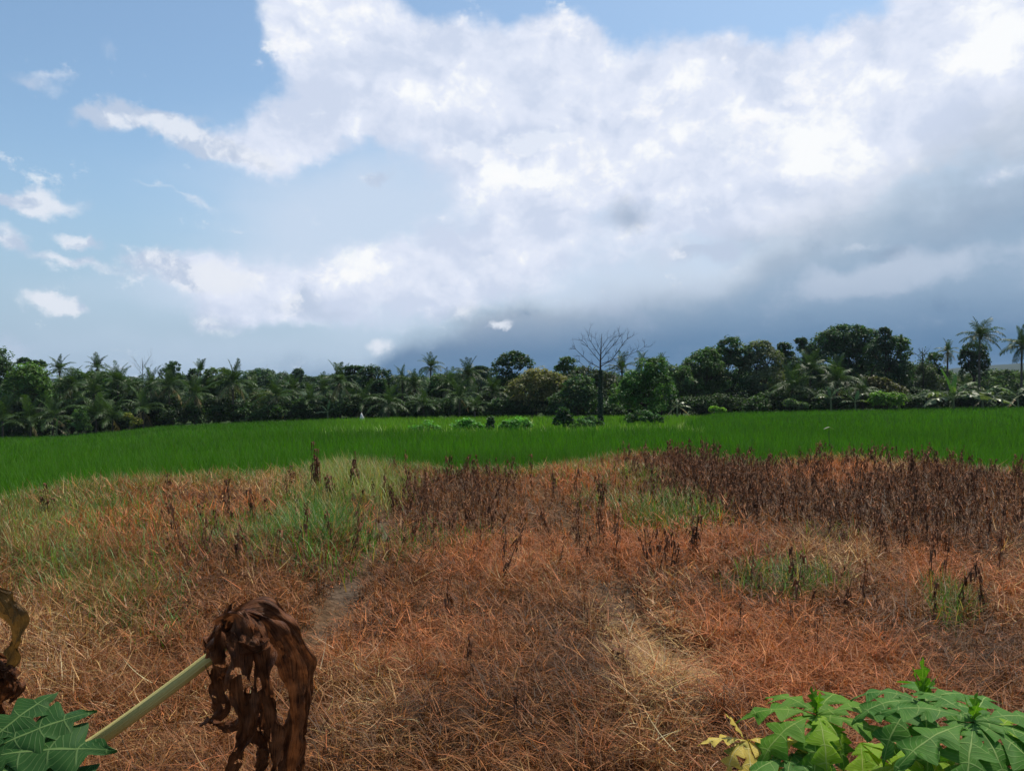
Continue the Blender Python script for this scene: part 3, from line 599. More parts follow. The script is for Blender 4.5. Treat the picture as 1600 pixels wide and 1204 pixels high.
# ------------------------------------------------------------------ leafless trees
def branch(mb, p, d, ln, r, depth, flat, spread, curl):
    pts = [p]; q = p.copy(); dd = d/np.linalg.norm(d)
    for k in range(4):
        dd = dd+rng.normal(size=3)*.09*np.array([1, flat, 1])+np.array([0, 0, curl]); dd /= np.linalg.norm(dd); q = q+dd*ln/4; pts.append(q.copy())
    mb.tube(pts, np.linspace(r, r*.45, 5), 5 if depth > 1 else 4)
    if depth == 0: return
    for k in range(3 if depth > 1 else 4):
        i = rng.integers(1, 5); sgn = 1 if k % 2 else -1; a = sgn*spread*rng.uniform(.55, 1.1)
        c, s = math.cos(a), math.sin(a); nd = np.array([dd[0]*c+dd[2]*s, dd[1]+rng.normal()*.35*flat, -dd[0]*s+dd[2]*c])
        branch(mb, pts[i], nd, ln*rng.uniform(.45, .7), r*.5*(1-.1*i), depth-1, flat, spread, curl)

def bare_tree():
    D = 60; bx = (938-CX)/F*D; base = Vector((bx, D, gz(bx, D)-.05))
    root = thing('bare_tree', base, 'tall leafless dead tree with fanned branches and a creeper-clad trunk', 'tree')
    px = lambda x, y, dy=0: np.array(at(x, y, D+dy)-base)
    mb = MB()
    mb.tube([px(939, 672), px(937, 640, .05), px(939, 600), px(938, 570), px(939, 545), px(940, 521)], [.20, .135, .10, .07, .04, .012], 8)
    for (path, r) in [([(938, 575), (920, 565), (906, 552), (895, 541)], .07), ([(938, 565), (925, 550), (914, 536), (907, 530)], .06), ([(938, 556), (929, 543), (920, 528), (919, 523)], .05),
                      ([(938, 548), (933, 536), (928, 524)], .035), ([(939, 572), (956, 562), (966, 548), (975, 535), (983, 526)], .075), ([(939, 562), (950, 548), (962, 535), (972, 520)], .06), ([(939, 553), (948, 541), (956, 530), (961, 525)], .045),
                      ([(940, 568), (962, 560), (985, 553), (1000, 547), (1011, 538)], .055), ([(938, 582), (915, 574), (900, 560)], .06), ([(939, 545), (945, 534), (951, 526)], .03), ([(940, 585), (958, 574), (980, 560), (990, 545)], .05)]:
        dy = rng.uniform(-1.2, 1.2); P = [px(x, y, dy*i/3) for i, (x, y) in enumerate(path)]
        mb.tube(P, np.linspace(r*.5, r*.16, len(P)), 6)
        for i in range(1, len(P)):
            d = P[i]-P[i-1]
            for s_ in (-1, 1):
                a = s_*rng.uniform(.35, .8); c, s = math.cos(a), math.sin(a)
                nd = np.array([d[0]*c+d[2]*s, d[1]+rng.normal()*.15, -d[0]*s+d[2]*c+.12*np.linalg.norm(d)])
                branch(mb, P[i-1]*.4+P[i]*.6, nd, rng.uniform(.35, .8), r*.24, 2, .6, .5, .03)
    mb.build('trunk', M_DEADWOOD, root)
    n = 2600; t = rng.uniform(0, 1, n)**.9; y = 668-t*(668-578); z = np.stack([px(938.5, a) for a in y]); ang = rng.uniform(0, 6.28, n); rr = (.19-.07*t)*rng.uniform(.8, 1.4, n)
    P = z+np.stack([np.cos(ang)*rr, np.sin(ang)*rr, np.zeros(n)], -1); N = np.stack([np.cos(ang), np.sin(ang), .4+0*ang], -1)+rng.normal(size=(n, 3))*.4
    V, Q, tt = leaf_cloud(P, N, .13, jitter(np.array([.028, .055, .022]), n, .4)); obj('creeper', mesh_np('creeper', V, Q, mat=M_IVY, tint=tt), root)
bare_tree()

def sapling(label, D, tx, top, fan, r=.04, tufts=False):
    bx = (tx-CX)/F*D; base = Vector((bx, D, gz(bx, D)-.05)); root = thing('bare_sapling', base, label, 'tree'); mb = MB()
    T = np.array(at(tx, top[0], D)-base); F_ = np.array(at(tx+1, top[1], D)-base)
    mb.tube([[0, 0, 0], F_*.5+np.array([.1, 0, 0]), F_, T], [r*1.6, r*1.2, r, r*.25], 6)
    for k in range(fan):
        s = -1 if k % 2 else 1; h = F_+(T-F_)*rng.uniform(0, .6); branch(mb, h, np.array([s*rng.uniform(.35, 1.0), rng.normal()*.4, 1.0]), (T[2]-F_[2])*rng.uniform(.5, .8), r*.5, 1, .8, .5, .02)
    mb.build('trunk', M_DEADWOOD, root)
    n = 240 if tufts else 60
    P = F_+rng.normal(size=(n, 3))*np.array([.35, .35, .7 if tufts else .25]); V, Q, t = leaf_cloud(P, rng.normal(size=(n, 3)), .22, jitter(np.array(G_DARK), n)); obj('crown', mesh_np('crown', V, Q, mat=M_LEAF, tint=t), root)
sapling('thin pale leafless sapling poking up from the left part of the wood', 96, 222, (558, 590), 7)
sapling('slim sapling with a few stubby upright branches left of the scruffy palm', 97, 1441, (543, 566), 6, .07, True)

# ------------------------------------------------------------------ palms
def frond_mesh(e0, droop, seed, hang, dead=False, np_=34, spread=.8):
    r = np.random.default_rng(seed); n = 22; t = np.linspace(0, 1, n); th = R(e0)-droop*t**1.3
    X = np.concatenate([[0], np.cumsum(np.cos(th)[:-1])])/(n-1); Z = np.concatenate([[0], np.cumsum(np.sin(th)[:-1])])/(n-1); Y = .10*r.normal()*t**2
    P = np.stack([X, Y, Z], -1); tan = np.gradient(P, axis=0); tan /= np.linalg.norm(tan, axis=1)[:, None]
    base = np.array([.30, .24, .13]) if dead else np.array([.050, .092, .028]); mb = MB()
    mb.tube(P, np.linspace(.018, .003, n), 4, tint=base*1.5)
    side = np.array([0, 1., 0]); Vs, Qs, Ts = [], [], []; o = 0
    for k in range(np_):
        u = .14+.86*k/(np_-1); f = u*(n-1); i = min(int(f), n-2); p = P[i]*(1-(f-i))+P[i+1]*(f-i); tg = tan[i]; nrm = np.cross(tg, side); nrm /= np.linalg.norm(nrm)
        if nrm[2] < 0: nrm = -nrm
        ll = .27*(math.sin(math.pi*min(1, .18+.82*u)**.8)**.6+.12)*r.uniform(.8, 1.15)
        for s in (-1, 1):
            if r.random() < (.3 if dead else .06): continue
            d = side*s*spread+tg*(.45+.5*u)+nrm*(.25 if not dead else -.2)+r.normal(size=3)*.10; d /= np.linalg.norm(d)
            g = np.array([0, 0, -1.])*hang*r.uniform(.6, 1.3); a, b = p, p+d*ll*.5+g*ll*.12; c = p+d*ll*.85+g*ll*.6
            w = tg*.0105*r.uniform(.8, 1.3)
            Vs += [a-w*.6, a+w*.6, b+w, b-w, c+w*.2, c-w*.2]; Qs += [[o, o+1, o+2, o+3], [o+3, o+2, o+4, o+5]]; o += 6
            Ts += [base*r.uniform(.7, 1.3)]*6
    mb.add(np.array(Vs), np.array(Qs), None, np.array(Ts))
    return mb.mesh('frond', M_FROND)
FR = {}
FR['up'] = [frond_mesh(84, .55, 1, .35), frond_mesh(74, .8, 2, .4)]
FR['mid'] = [frond_mesh(56, 1.35, 3, .6), frond_mesh(44, 1.3, 4, .7), frond_mesh(50, 1.7, 5, .8)]
FR['out'] = [frond_mesh(22, 1.25, 6, .9), frond_mesh(10, 1.1, 7, 1.0)]
FR['low'] = [frond_mesh(-18, .9, 8, 1.0), frond_mesh(-40, .7, 9, .9)]
FR['dead'] = [frond_mesh(-50, .6, 10, .8, True), frond_mesh(-30, 1.0, 11, .9, True)]
PALMS = 'coconut palms along the edge of the wood'

def palm(label, D, cx, cy, L, up=5, mid=6, out=6, low=3, dead=1, base_px=None, lean=0.0, name='coconut_palm', group=PALMS, wind=0.0, seed=None, r=.14):
    """cx, cy: where the crown's heart shows in the photograph; L: frond length in its pixels"""
    rg = np.random.default_rng(seed if seed is not None else int(cx*7+cy)); top = at(cx, cy, D)
    bx = top.x-lean; bz = gz(bx, D)-.05; root = thing(name, (bx, D, bz), label, 'palm tree', group); h = np.array(top)-np.array([bx, D, bz])
    t = np.linspace(0, 1, 9); P = np.stack([h[0]*t**1.6, .25*np.sin(t*3)*h[2]*.06, h[2]*t], -1); P[:, 1] -= P[-1, 1]*t
    mb = MB(); mb.tube(P, r*(1.5-.5*np.minimum(1, t*5))*(1-.35*t), 8); mb.build('trunk', M_PALMBARK, root)
    Lm = L/F*D; k0 = 0
    for kind, n in (('up', up), ('mid', mid), ('out', out), ('low', low), ('dead', dead)):
        off = rg.uniform(0, 6.28)
        for k in range(n):
            me = FR[kind][rg.integers(len(FR[kind]))]; o = obj('frond', me, root, P[-1]); s = Lm*rg.uniform(.82, 1.12)*(1.0 if kind != 'low' else .95)
            o.scale = (s, s*rg.uniform(.85, 1.1), s); o.rotation_euler = (rg.normal()*.14, rg.normal()*.10, off+2*math.pi*k/max(n, 1)+rg.normal()*.25)
            if kind == 'dead': o['label'] = 'dry straw-coloured hanging frond'
    if L >= 22 and low:
        cb = MB()
        for k in range(7):
            a = rg.uniform(0, 6.28); c = P[-1]+np.array([math.cos(a)*.12, math.sin(a)*.12, -.16-.12*rg.random()]); u = np.linspace(0, math.pi, 6)
            cb.tube(np.stack([0*u+c[0], 0*u+c[1], c[2]+.13*np.cos(u)], -1), .10*np.sin(u)+.004, 7, tint=(.06, .075, .025))
        cb.build('coconut_cluster', M_IVY, root)
    return root

palm('dark tall palm breaking the skyline near the left edge, above the light green dome', 100, 93, 578, 27, 5, 7, 6, 3, 0)
palm('palm whose windblown top stands highest on the left skyline', 100, 152, 575, 25, 7, 6, 4, 2, 0)
palm('palm with drooping pale fronds below the windblown skyline palm', 90, 147, 615, 38, 6, 6, 4, 3, 1)
palm('palm in front of the ragged-peaked dark tree at left', 89, 264, 604, 38, 5, 6, 6, 4, 2)
palm('slender palm with a tight upright brush-like top', 102, 313, 582, 22, 8, 2, 1, 2, 0)
palm('palm below the brush-topped slender one, with drooping straw fronds', 88, 305, 617, 36, 6, 6, 4, 3, 3)
palm('big drooping palm with a dark thick head, left of the low skyline', 88, 364, 598, 40, 5, 8, 7, 5, 3)
palm('short wide palm with glinting side fronds, left of the far knob-headed tree', 88, 431, 620, 38, 4, 5, 7, 5, 2)
palm('short palm with ladder-like pale fronds, right of the wide glinting one', 88, 484, 627, 32, 4, 6, 6, 3, 1)
palm('tall narrow palm with a tight spiked top, left of the dark dome tree', 88, 531, 597, 38, 7, 4, 7, 6, 3)
palm('palm with a fine spiked head over the wood, left of the taller central palm', 93, 629, 594, 27, 4, 6, 6, 4, 0)
palm('low spreading palm behind the white peaked sheet', 86, 606, 632, 38, 3, 6, 8, 4, 1)
palm('tallest palm of the central skyline, left of the mid-green round tree', 98, 673, 574, 24, 5, 7, 6, 4, 1)
palm('low palm at the rice edge under the tallest central palm', 86, 662, 633, 32, 4, 6, 7, 3, 0)
palm('star-headed tall palm left of the tall dark rounded tree', 95, 731, 588, 34, 5, 8, 7, 4, 0)
palm('palm with a white upright spear frond, below the star-headed palm', 87, 718, 622, 40, 6, 5, 6, 4, 1)
palm('short pale-fronded palm at the rice edge left of the blossoming tree', 86, 742, 636, 26, 3, 6, 5, 1, 0)
palm('palm top waving behind the right branches of the bare tree', 98, 972, 578, 30, 5, 6, 5, 2, 0)
palm('palm tuft on the skyline just right of the bare tree', 100, 1003, 566, 20, 4, 4, 3, 1, 0)
palm('palm peeping over the bright green bushy tree', 90, 1034, 566, 18, 4, 5, 4, 1, 0)
palm('palm fronds showing before the pale-flecked tree of the great grove', 88, 1238, 606, 40, 5, 6, 6, 4, 2)
palm('upright palm in the dip of the great grove', 90, 1266, 580, 40, 7, 5, 5, 4, 0)
palm('large glinting palm with arched fronds in front of the great grove', 87, 1308, 598, 46, 5, 8, 7, 4, 2, r=.2)
palm('low drooping palm right of the glinting one, under the great grove', 87, 1348, 612, 34, 3, 5, 6, 4, 2)
palm('scruffy thin palm with hanging dead fronds right of the great grove', 95, 1481, 549, 22, 5, 5, 5, 3, 3)
palm('tall clear palm with a full round head at right', 92, 1531, 526, 36, 5, 8, 9, 4, 0, r=.15)
palm('tall palm cut by the right edge of the photo', 90, 1597, 541, 38, 5, 8, 8, 6, 0)
palm('hanging-fronded palm between the scruffy palm and the tall clear palm', 93, 1508, 606, 30, 2, 4, 5, 5, 3)
palm('palm squeezed between the left-edge tree and the light green dome', 97, 22, 603, 36, 5, 6, 5, 3, 0)
palm('dense-headed palm right of the light green dome, under the tall dark skyline palm', 92, 112, 604, 38, 6, 7, 6, 4, 1)
palm('palm with stiff upright fronds under the thin leafless sapling', 92, 184, 600, 36, 8, 6, 5, 3, 0)
palm('palm just right of the foot of the thin leafless sapling', 91, 236, 605, 36, 6, 7, 6, 4, 1)
palm('palm crowding the right side of the brush-topped palm', 92, 334, 612, 36, 6, 6, 6, 4, 1)
palm('palm with a bent spear right of the big drooping palm', 93, 394, 612, 34, 5, 6, 6, 4, 1)
palm('dark palm below the far knob-headed tree', 94, 458, 610, 34, 6, 6, 6, 3, 0)
palm('thick palm between the ladder-fronded and the tall spiked palm', 92, 507, 612, 34, 6, 6, 5, 4, 0)
palm('spreading palm at the foot of the dark dome tree', 88, 568, 628, 38, 4, 6, 7, 4, 2)
palm('palm with a dark bushy head right of the fine spiked head', 93, 648, 606, 34, 6, 6, 6, 4, 1)
palm('palm hanging over the mid-green round tree', 92, 700, 604, 32, 5, 6, 6, 4, 1)
palm('palm crowding the left flank of the blossoming tree', 90, 770, 614, 34, 6, 6, 6, 3, 0)
YP = dict(name='young_palm', r=.12)
palm('young palm at the left edge of the photo by the rice', 86, 4, 658, 44, 5, 5, 4, 0, 0, **YP)
palm('young palm with a feathery forward-leaning frond, second from the left edge', 85, 48, 660, 46, 6, 6, 4, 0, 1, **YP)
palm('young palm with a pale split frond below the light green dome tree', 85, 82, 652, 40, 5, 5, 5, 0, 1, **YP)
palm('young palm with tall straight fronds between the green bush and the yellow shrub', 85, 150, 655, 50, 8, 4, 3, 0, 1, **YP)
palm('young palm with white-edged spears left of the yellow shrub', 85, 176, 655, 42, 6, 5, 3, 0, 1, **YP)
palm('young palm with combed pale fronds right of the yellow shrub', 86, 224, 642, 40, 4, 7, 5, 0, 2, **YP)
palm('older leaning palm with brown hanging skirt above the left young palms', 90, 70, 622, 40, 4, 6, 5, 4, 4)
palm('palm hidden to its head among trees above the yellow shrub', 91, 205, 616, 36, 5, 6, 4, 3, 1)

# ------------------------------------------------------------------ banana plants
M_BANANA = leaf_mat('banana_leaf', rough=.42, spec=.45, trans=.3, objvar=.25)
def banana_leaf_mesh(e0, droop, seed, tint, split=.5):
    r = np.random.default_rng(seed); n = 16; t = np.linspace(0, 1, n); th = R(e0)-droop*t**1.5
    P = np.stack([np.concatenate([[0], np.cumsum(np.cos(th)[:-1])])/(n-1), .08*r.normal()*t**2, np.concatenate([[0], np.cumsum(np.sin(th)[:-1])])/(n-1)], -1)
    mb = MB(); mb.tube(P, np.linspace(.016, .004, n), 5, tint=np.array([.22, .27, .10])); w = .13*np.sin(math.pi*np.clip((t-.14)/.86, 0, 1)**.7)**.6
    for i in range(2, n-1):
        for s in (-1, 1):
            fold = r.uniform(.2, 1.2) if r.random() < split else .15
            d = np.array([0, s*math.cos(fold), -math.sin(fold)]); a, b = P[i], P[i+1]*.94+P[i]*.06; wi = w[i]*r.uniform(.85, 1.05)
            mb.add([a, b, b+d*wi+np.array([.015, 0, 0]), a+d*wi+np.array([.02, 0, 0])], [[0, 1, 2, 3]], None, np.asarray(tint)*r.uniform(.8, 1.25))
    return mb.mesh('leaf', M_BANANA)
BL = [banana_leaf_mesh(82, .5, 1, (.075, .17, .03), .15), banana_leaf_mesh(60, 1.3, 2, (.10, .16, .05)), banana_leaf_mesh(35, 1.5, 3, (.12, .17, .07)), banana_leaf_mesh(15, 1.0, 4, (.14, .18, .08), .8), banana_leaf_mesh(-20, .8, 5, (.25, .19, .10), .9)]
def banana(label, D, tx, base_y, hpx, Lpx, plan, r=.10):
    top = at(tx, base_y-hpx, D); bz = gz(top.x, D)-.05; root = thing('banana_plant', (top.x, D, bz), label, 'banana plant'); h = top.z-bz
    mb = MB(); mb.tube([[0, 0, 0], [.03, 0, h*.5], [0, 0, h]], [r*1.3, r, r*.6], 8, tint=(.12, .15, .06)); mb.build('stem', M_IVY, root)
    L = Lpx/F*D
    for (k, az, s) in plan:
        o = obj('leaf', BL[k], root, (0, 0, h)); o.scale = (s*L,)*3; o.rotation_euler = (rng.normal()*.15, rng.normal()*.08, R(az))
banana('banana plant with one tall upright leaf and toppled pale leaves around it', 82, 1490, 632, 10, 50, [(0, 170, 1.0), (0, 20, .8), (1, 0, .9), (2, 20, 1.0), (2, 180, 1.1), (3, 200, 1.2), (3, -20, 1.2), (3, 160, 1.2), (2, -60, .8), (1, 240, .7), (3, 5, 1.4)])
banana('low banana plant with flattened shining leaves right of the upright-leaved one', 82, 1535, 632, 8, 46, [(1, 0, .9), (2, 30, 1.0), (2, 170, .9), (3, 0, 1.1), (3, 190, 1.0), (3, -30, 1.0), (1, 90, .7), (4, 200, .6)])
banana('banana plant with an arched yellowed leaf at the right edge', 82, 1590, 632, 12, 42, [(2, 180, 1.0), (1, 150, .9), (2, 0, 1.0), (4, 200, .9), (3, 170, 1.1), (1, 30, .8)])
banana('low banana plant with reddish drooping leaves at the left foot of the great grove', 80, 1058, 650, 16, 26, [(4, 180, 1.0), (4, 0, 1.0), (2, 30, 1.0), (2, 160, 1.0), (3, -20, .9), (1, 80, .8)])
banana('banana plant with two pale crossed leaves below the glinting palm', 84, 1298, 636, 14, 30, [(1, 10, 1.0), (2, 190, 1.0), (3, 20, 1.1), (0, 90, .7), (3, 170, 1.0)])
banana('small banana plant between the glinting palm and the yellow-green shrub', 84, 1336, 638, 10, 26, [(1, 20, 1.0), (1, 160, .9), (2, 0, 1.0), (3, 190, 1.0), (0, 60, .8)])
banana('yellow-leaved banana plant at the foot of the left palms', 84, 88, 676, 8, 24, [(1, 20, 1.0), (2, 180, .9), (4, 0, 1.0), (0, 60, .7), (3, 200, 1.0)])
banana('small banana plant at the rice edge below the ladder-fronded palm', 86, 512, 652, 8, 22, [(1, 160, 1.0), (2, 20, .9), (3, 190, 1.0), (0, 60, .9)])

# ------------------------------------------------------------------ woods that read as one mass
def mass(name, label, D0, D1, n, px0, px1, prof, ry, tint, leaf, step_rx):
    out = []
    for k in range(n):
        D = rng.uniform(D0, D1); cx = px0+(px1-px0)*(k+rng.random())/n; top = np.interp(cx, *prof)+rng.uniform(0, 14)
        rx = step_rx*rng.uniform(.7, 1.3); rz = ry*rng.uniform(.7, 1.3); p = at(cx, top+rz, D); kk = D/F
        tt = np.asarray(tint)*rng.uniform(.75, 1.25); out.append(crown_arrays([(np.array(p), rx*kk, rx*kk*.8, rz*kk)], leaf, .9, tt, None, .2))
    V, Q, t = merge(out); prop(obj(name, mesh_np(name, V, Q, mat=M_LEAF, tint=t)), label, 'woodland', kind='stuff')
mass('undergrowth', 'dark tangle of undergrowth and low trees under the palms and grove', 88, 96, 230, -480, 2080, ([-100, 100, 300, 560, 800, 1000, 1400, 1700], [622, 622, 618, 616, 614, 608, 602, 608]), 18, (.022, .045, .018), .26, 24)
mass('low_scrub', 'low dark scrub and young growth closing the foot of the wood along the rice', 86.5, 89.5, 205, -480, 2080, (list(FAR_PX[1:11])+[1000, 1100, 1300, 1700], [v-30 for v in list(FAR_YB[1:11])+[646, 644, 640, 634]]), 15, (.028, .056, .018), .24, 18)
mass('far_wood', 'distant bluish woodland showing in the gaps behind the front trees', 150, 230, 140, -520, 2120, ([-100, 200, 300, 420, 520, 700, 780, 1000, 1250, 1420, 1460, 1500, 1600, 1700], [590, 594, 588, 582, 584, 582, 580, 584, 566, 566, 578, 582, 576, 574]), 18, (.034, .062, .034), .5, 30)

# ------------------------------------------------------------------ small things in the rice
def sheet():
    D = 83; p = at(565, 655, D); bz = gz(p.x, D); root = thing('plastic_sheet', (p.x, D, bz), 'small white peaked plastic sheet hung on a stake at the rice edge', 'plastic sheet')
    h = at(565, 643, D).z-bz; mb = MB(); mb.tube([[0, 0, 0], [.02, 0, h+.05]], .025, 6, tint=(.2, .16, .1)); mb.build('stake', M_DEADWOOD, root)
    n = 14; V = [[0, 0, h]]; T = []
    for j, f in enumerate((.35, .7, 1.0)):
        for k in range(n):
            a = 2*math.pi*k/n; rr = f*(.30+.10*math.sin(3*a+j)+.06*rng.normal()); V.append([rr*math.cos(a), rr*.7*math.sin(a), h-f*.95*(1+.08*math.sin(2*a))])
    Q = [[1+j*n+k, 1+j*n+(k+1) % n, 1+(j+1)*n+(k+1) % n, 1+(j+1)*n+k] for j in range(2) for k in range(n)]; T = [[0, 1+(k+1) % n, 1+k] for k in range(n)]
    mb = MB(); mb.add(V, Q, T, (.75, .76, .76)); mb.build('sheet', leaf_mat('white_plastic', rough=.4, trans=.25, tcol=(1, 1, 1)), root)
sheet()
def stake(label, D, px, ytop, cap):
    p = at(px, ytop, D); bz = gz(p.x, D); root = thing('field_stake', (p.x, D, bz), label, 'stake'); h = p.z-bz
    mb = MB(); mb.tube([[0, 0, 0], [.02, .01, h*.5], [0, 0, h]], [.012, .010, .008], 6); mb.build('stick', M_DEADWOOD, root)
    if cap:
        mb = MB(); s = np.linspace(-1, 1, 7); mb.add(np.concatenate([np.stack([s*.17, 0*s-.05, h+.02*np.cos(s*3)-.02*abs(s)], -1), np.stack([s*.19, 0*s+.06, h+.035*np.cos(s*2.5)-.02*abs(s)], -1)]), [[k, k+1, k+8, k+7] for k in range(6)], None, (.26, .23, .19)); mb.build('leaf_scrap', M_GREEN, root)
stake('thin stake with a pale scrap on top standing in the rice at right', 30, 1295, 668, True)
stake('short pale post at the rice edge left of the big drooping palm', 84, 322, 650, False)

# ------------------------------------------------------------------ dead weeds standing in the dry field
def weed_mesh(seed, h):
    r = np.random.default_rng(seed); mb = MB(); n = 6; t = np.linspace(0, 1, n); P = np.stack([.06*r.normal()*t**2, .06*r.normal()*t**2, h*t], -1)
    base = np.array([.108, .054, .030]); mb.tube(P, np.linspace(.007, .003, n), 4, tint=base)
    for k in range(int(15+6*r.random())):
        u = r.uniform(.25, 1.0); p = np.array([np.interp(u, t, P[:, 0]), np.interp(u, t, P[:, 1]), u*h]); a = r.uniform(0, 6.28); d = np.array([math.cos(a), math.sin(a), 0]); s = np.array([-d[1], d[0], 0]); ln = r.uniform(.05, .13); w = r.uniform(.008, .02)
        q = p+d*ln*.35+np.array([0, 0, .015]); e = q+d*ln*.15-np.array([0, 0, ln*.8]); tw = s*math.cos(r.uniform(-1, 1))+np.array([0, 0, .3*r.normal()])
        mb.add([p-s*.003, p+s*.003, q+tw*w, q-tw*w, e+s*w*.4, e-s*w*.5], [[0, 1, 2, 3], [3, 2, 4, 5]], None, base*r.uniform(.6, 1.7)*np.array([1.1, 1, .95]))
    return mb
WEEDS = [weed_mesh(50+k, .42+.045*k) for k in range(8)]; WMESH = [w.mesh('dead_weed', M_WEED) for w in WEEDS]
def weeds():
    x, y = scatter(60000, 4.3, 27, 60); patchy = .35+1.3*smooth(fbm(x*.9, y*.9, 61), .35, .65); w = (field(x, y, [(a, b_, c*1.15, d*1.25, e*.8) for a, b_, c, d, e in DARKS[:5]])*1.0+field(x, y, DARKS[5:])*.62)*patchy+.012; b = edge_dist(x, y)
    keep = (rng.random(len(x)) < np.clip(w-.12, 0.006, 1)*.125) & (y < b-.1) & (rng.random(len(x)) > field(x, y, BARE, 0)); x, y = x[keep], y[keep]; o = np.argsort(y); x, y = x[o], y[o]
    px = col_of(x, y); parts = []; z = ground(x, y)
    ZN = [('weed stalks in the near dry field', 'small dark dried weed stalk in the near brown grass'), ('weed stalks in the middle patch', 'dark dried weed stalk in the brown patch just left of centre'), ('weed stalks in the right patch', 'dark dried weed stalk in the broad brown stand at right')]
    for i in range(len(x)):
        k = int(rng.integers(8)); s = rng.uniform(.5, 1.25)*(.62 if y[i] < 8 else 1.0); rz = rng.uniform(0, 6.28); tl = rng.normal()*.2
        if i < 285:
            g = ZN[0] if y[i] < 11 else (ZN[1] if px[i] < 900 else ZN[2])
            o = obj('dead_weed', WMESH[k], None, (x[i], y[i], z[i]-.01)); o.scale = (s,)*3; o.rotation_euler = (tl, rng.normal()*.12, rz); prop(o, g[1], 'dead weed', g[0])
        else:
            V = np.concatenate(WEEDS[k].V)*s; M = np.array(Euler((tl, rng.normal()*.12, rz)).to_matrix()); Qm = np.concatenate(WEEDS[k].Q); 
            parts.append((V@M.T+np.array([x[i], y[i], z[i]-.01]), Qm, np.concatenate(WEEDS[k].c)*rng.uniform(.6, 1.5)))
    V, Q, t = merge(parts); prop(obj('dead_weed_stand', mesh_np('dead_weed_stand', V, Q, mat=M_WEED, tint=t)), 'dense brown stand of dried weed stalks farther back in the field', 'dead weeds', kind='stuff')
weeds()
def tall_weed(px, ybase, ytop, label, n=3, wide=.1):
    D = (CAMZ-.1)*F/(ybase-CY); p = at(px, ybase, D); z = gz(p.x, D); h = at(px, ytop, D).z-z; mb = MB()
    for k in range(n):
        w = WEEDS[int(rng.integers(8))]; hh = np.concatenate(w.V)[:, 2].max(); s = h*(1 if k == 0 else rng.uniform(.55, .9))/hh; off = np.array([rng.normal()*wide*(k > 0), rng.normal()*wide*(k > 0), 0])
        V = np.concatenate(w.V)*np.array([1.5, 1.5, s]); mb.add(V+off, np.concatenate(w.Q), None, np.concatenate(w.c)*.8)
    prop(mb.build('dead_weed', M_WEED, None, (p.x, D, z-.01)), label, 'dead weed')
tall_weed(76, 800, 753, 'lone dark drooping weed at the left rim of the dry field', 4, .05)
tall_weed(494, 765, 688, 'tallest blackish dead weed standing against the rice left of centre', 6, .06)
tall_weed(552, 765, 702, 'slender dead weed in the pale green tuft by the rice', 4, .08)
tall_weed(516, 778, 738, 'short dark weed before the pale green tuft', 3, .04)
tall_weed(460, 758, 726, 'small dark weed left of the tallest blackish one', 4, .06)
tall_weed(263, 765, 738, 'small withered weed on the left rim of the dry field', 2, .05)
tall_weed(940, 795, 735, 'single upright dead weed right of the middle brown patch', 2, .04)
tall_weed(983, 1066, 1006, 'thin dark weed with a curled head in the near straw', 1, .03)
tall_weed(1088, 870, 800, 'dark weed pair standing below the green tuft at right', 3, .08)
tall_weed(1048, 900, 840, 'lone dark weed in the orange grass right of centre', 2, .05)

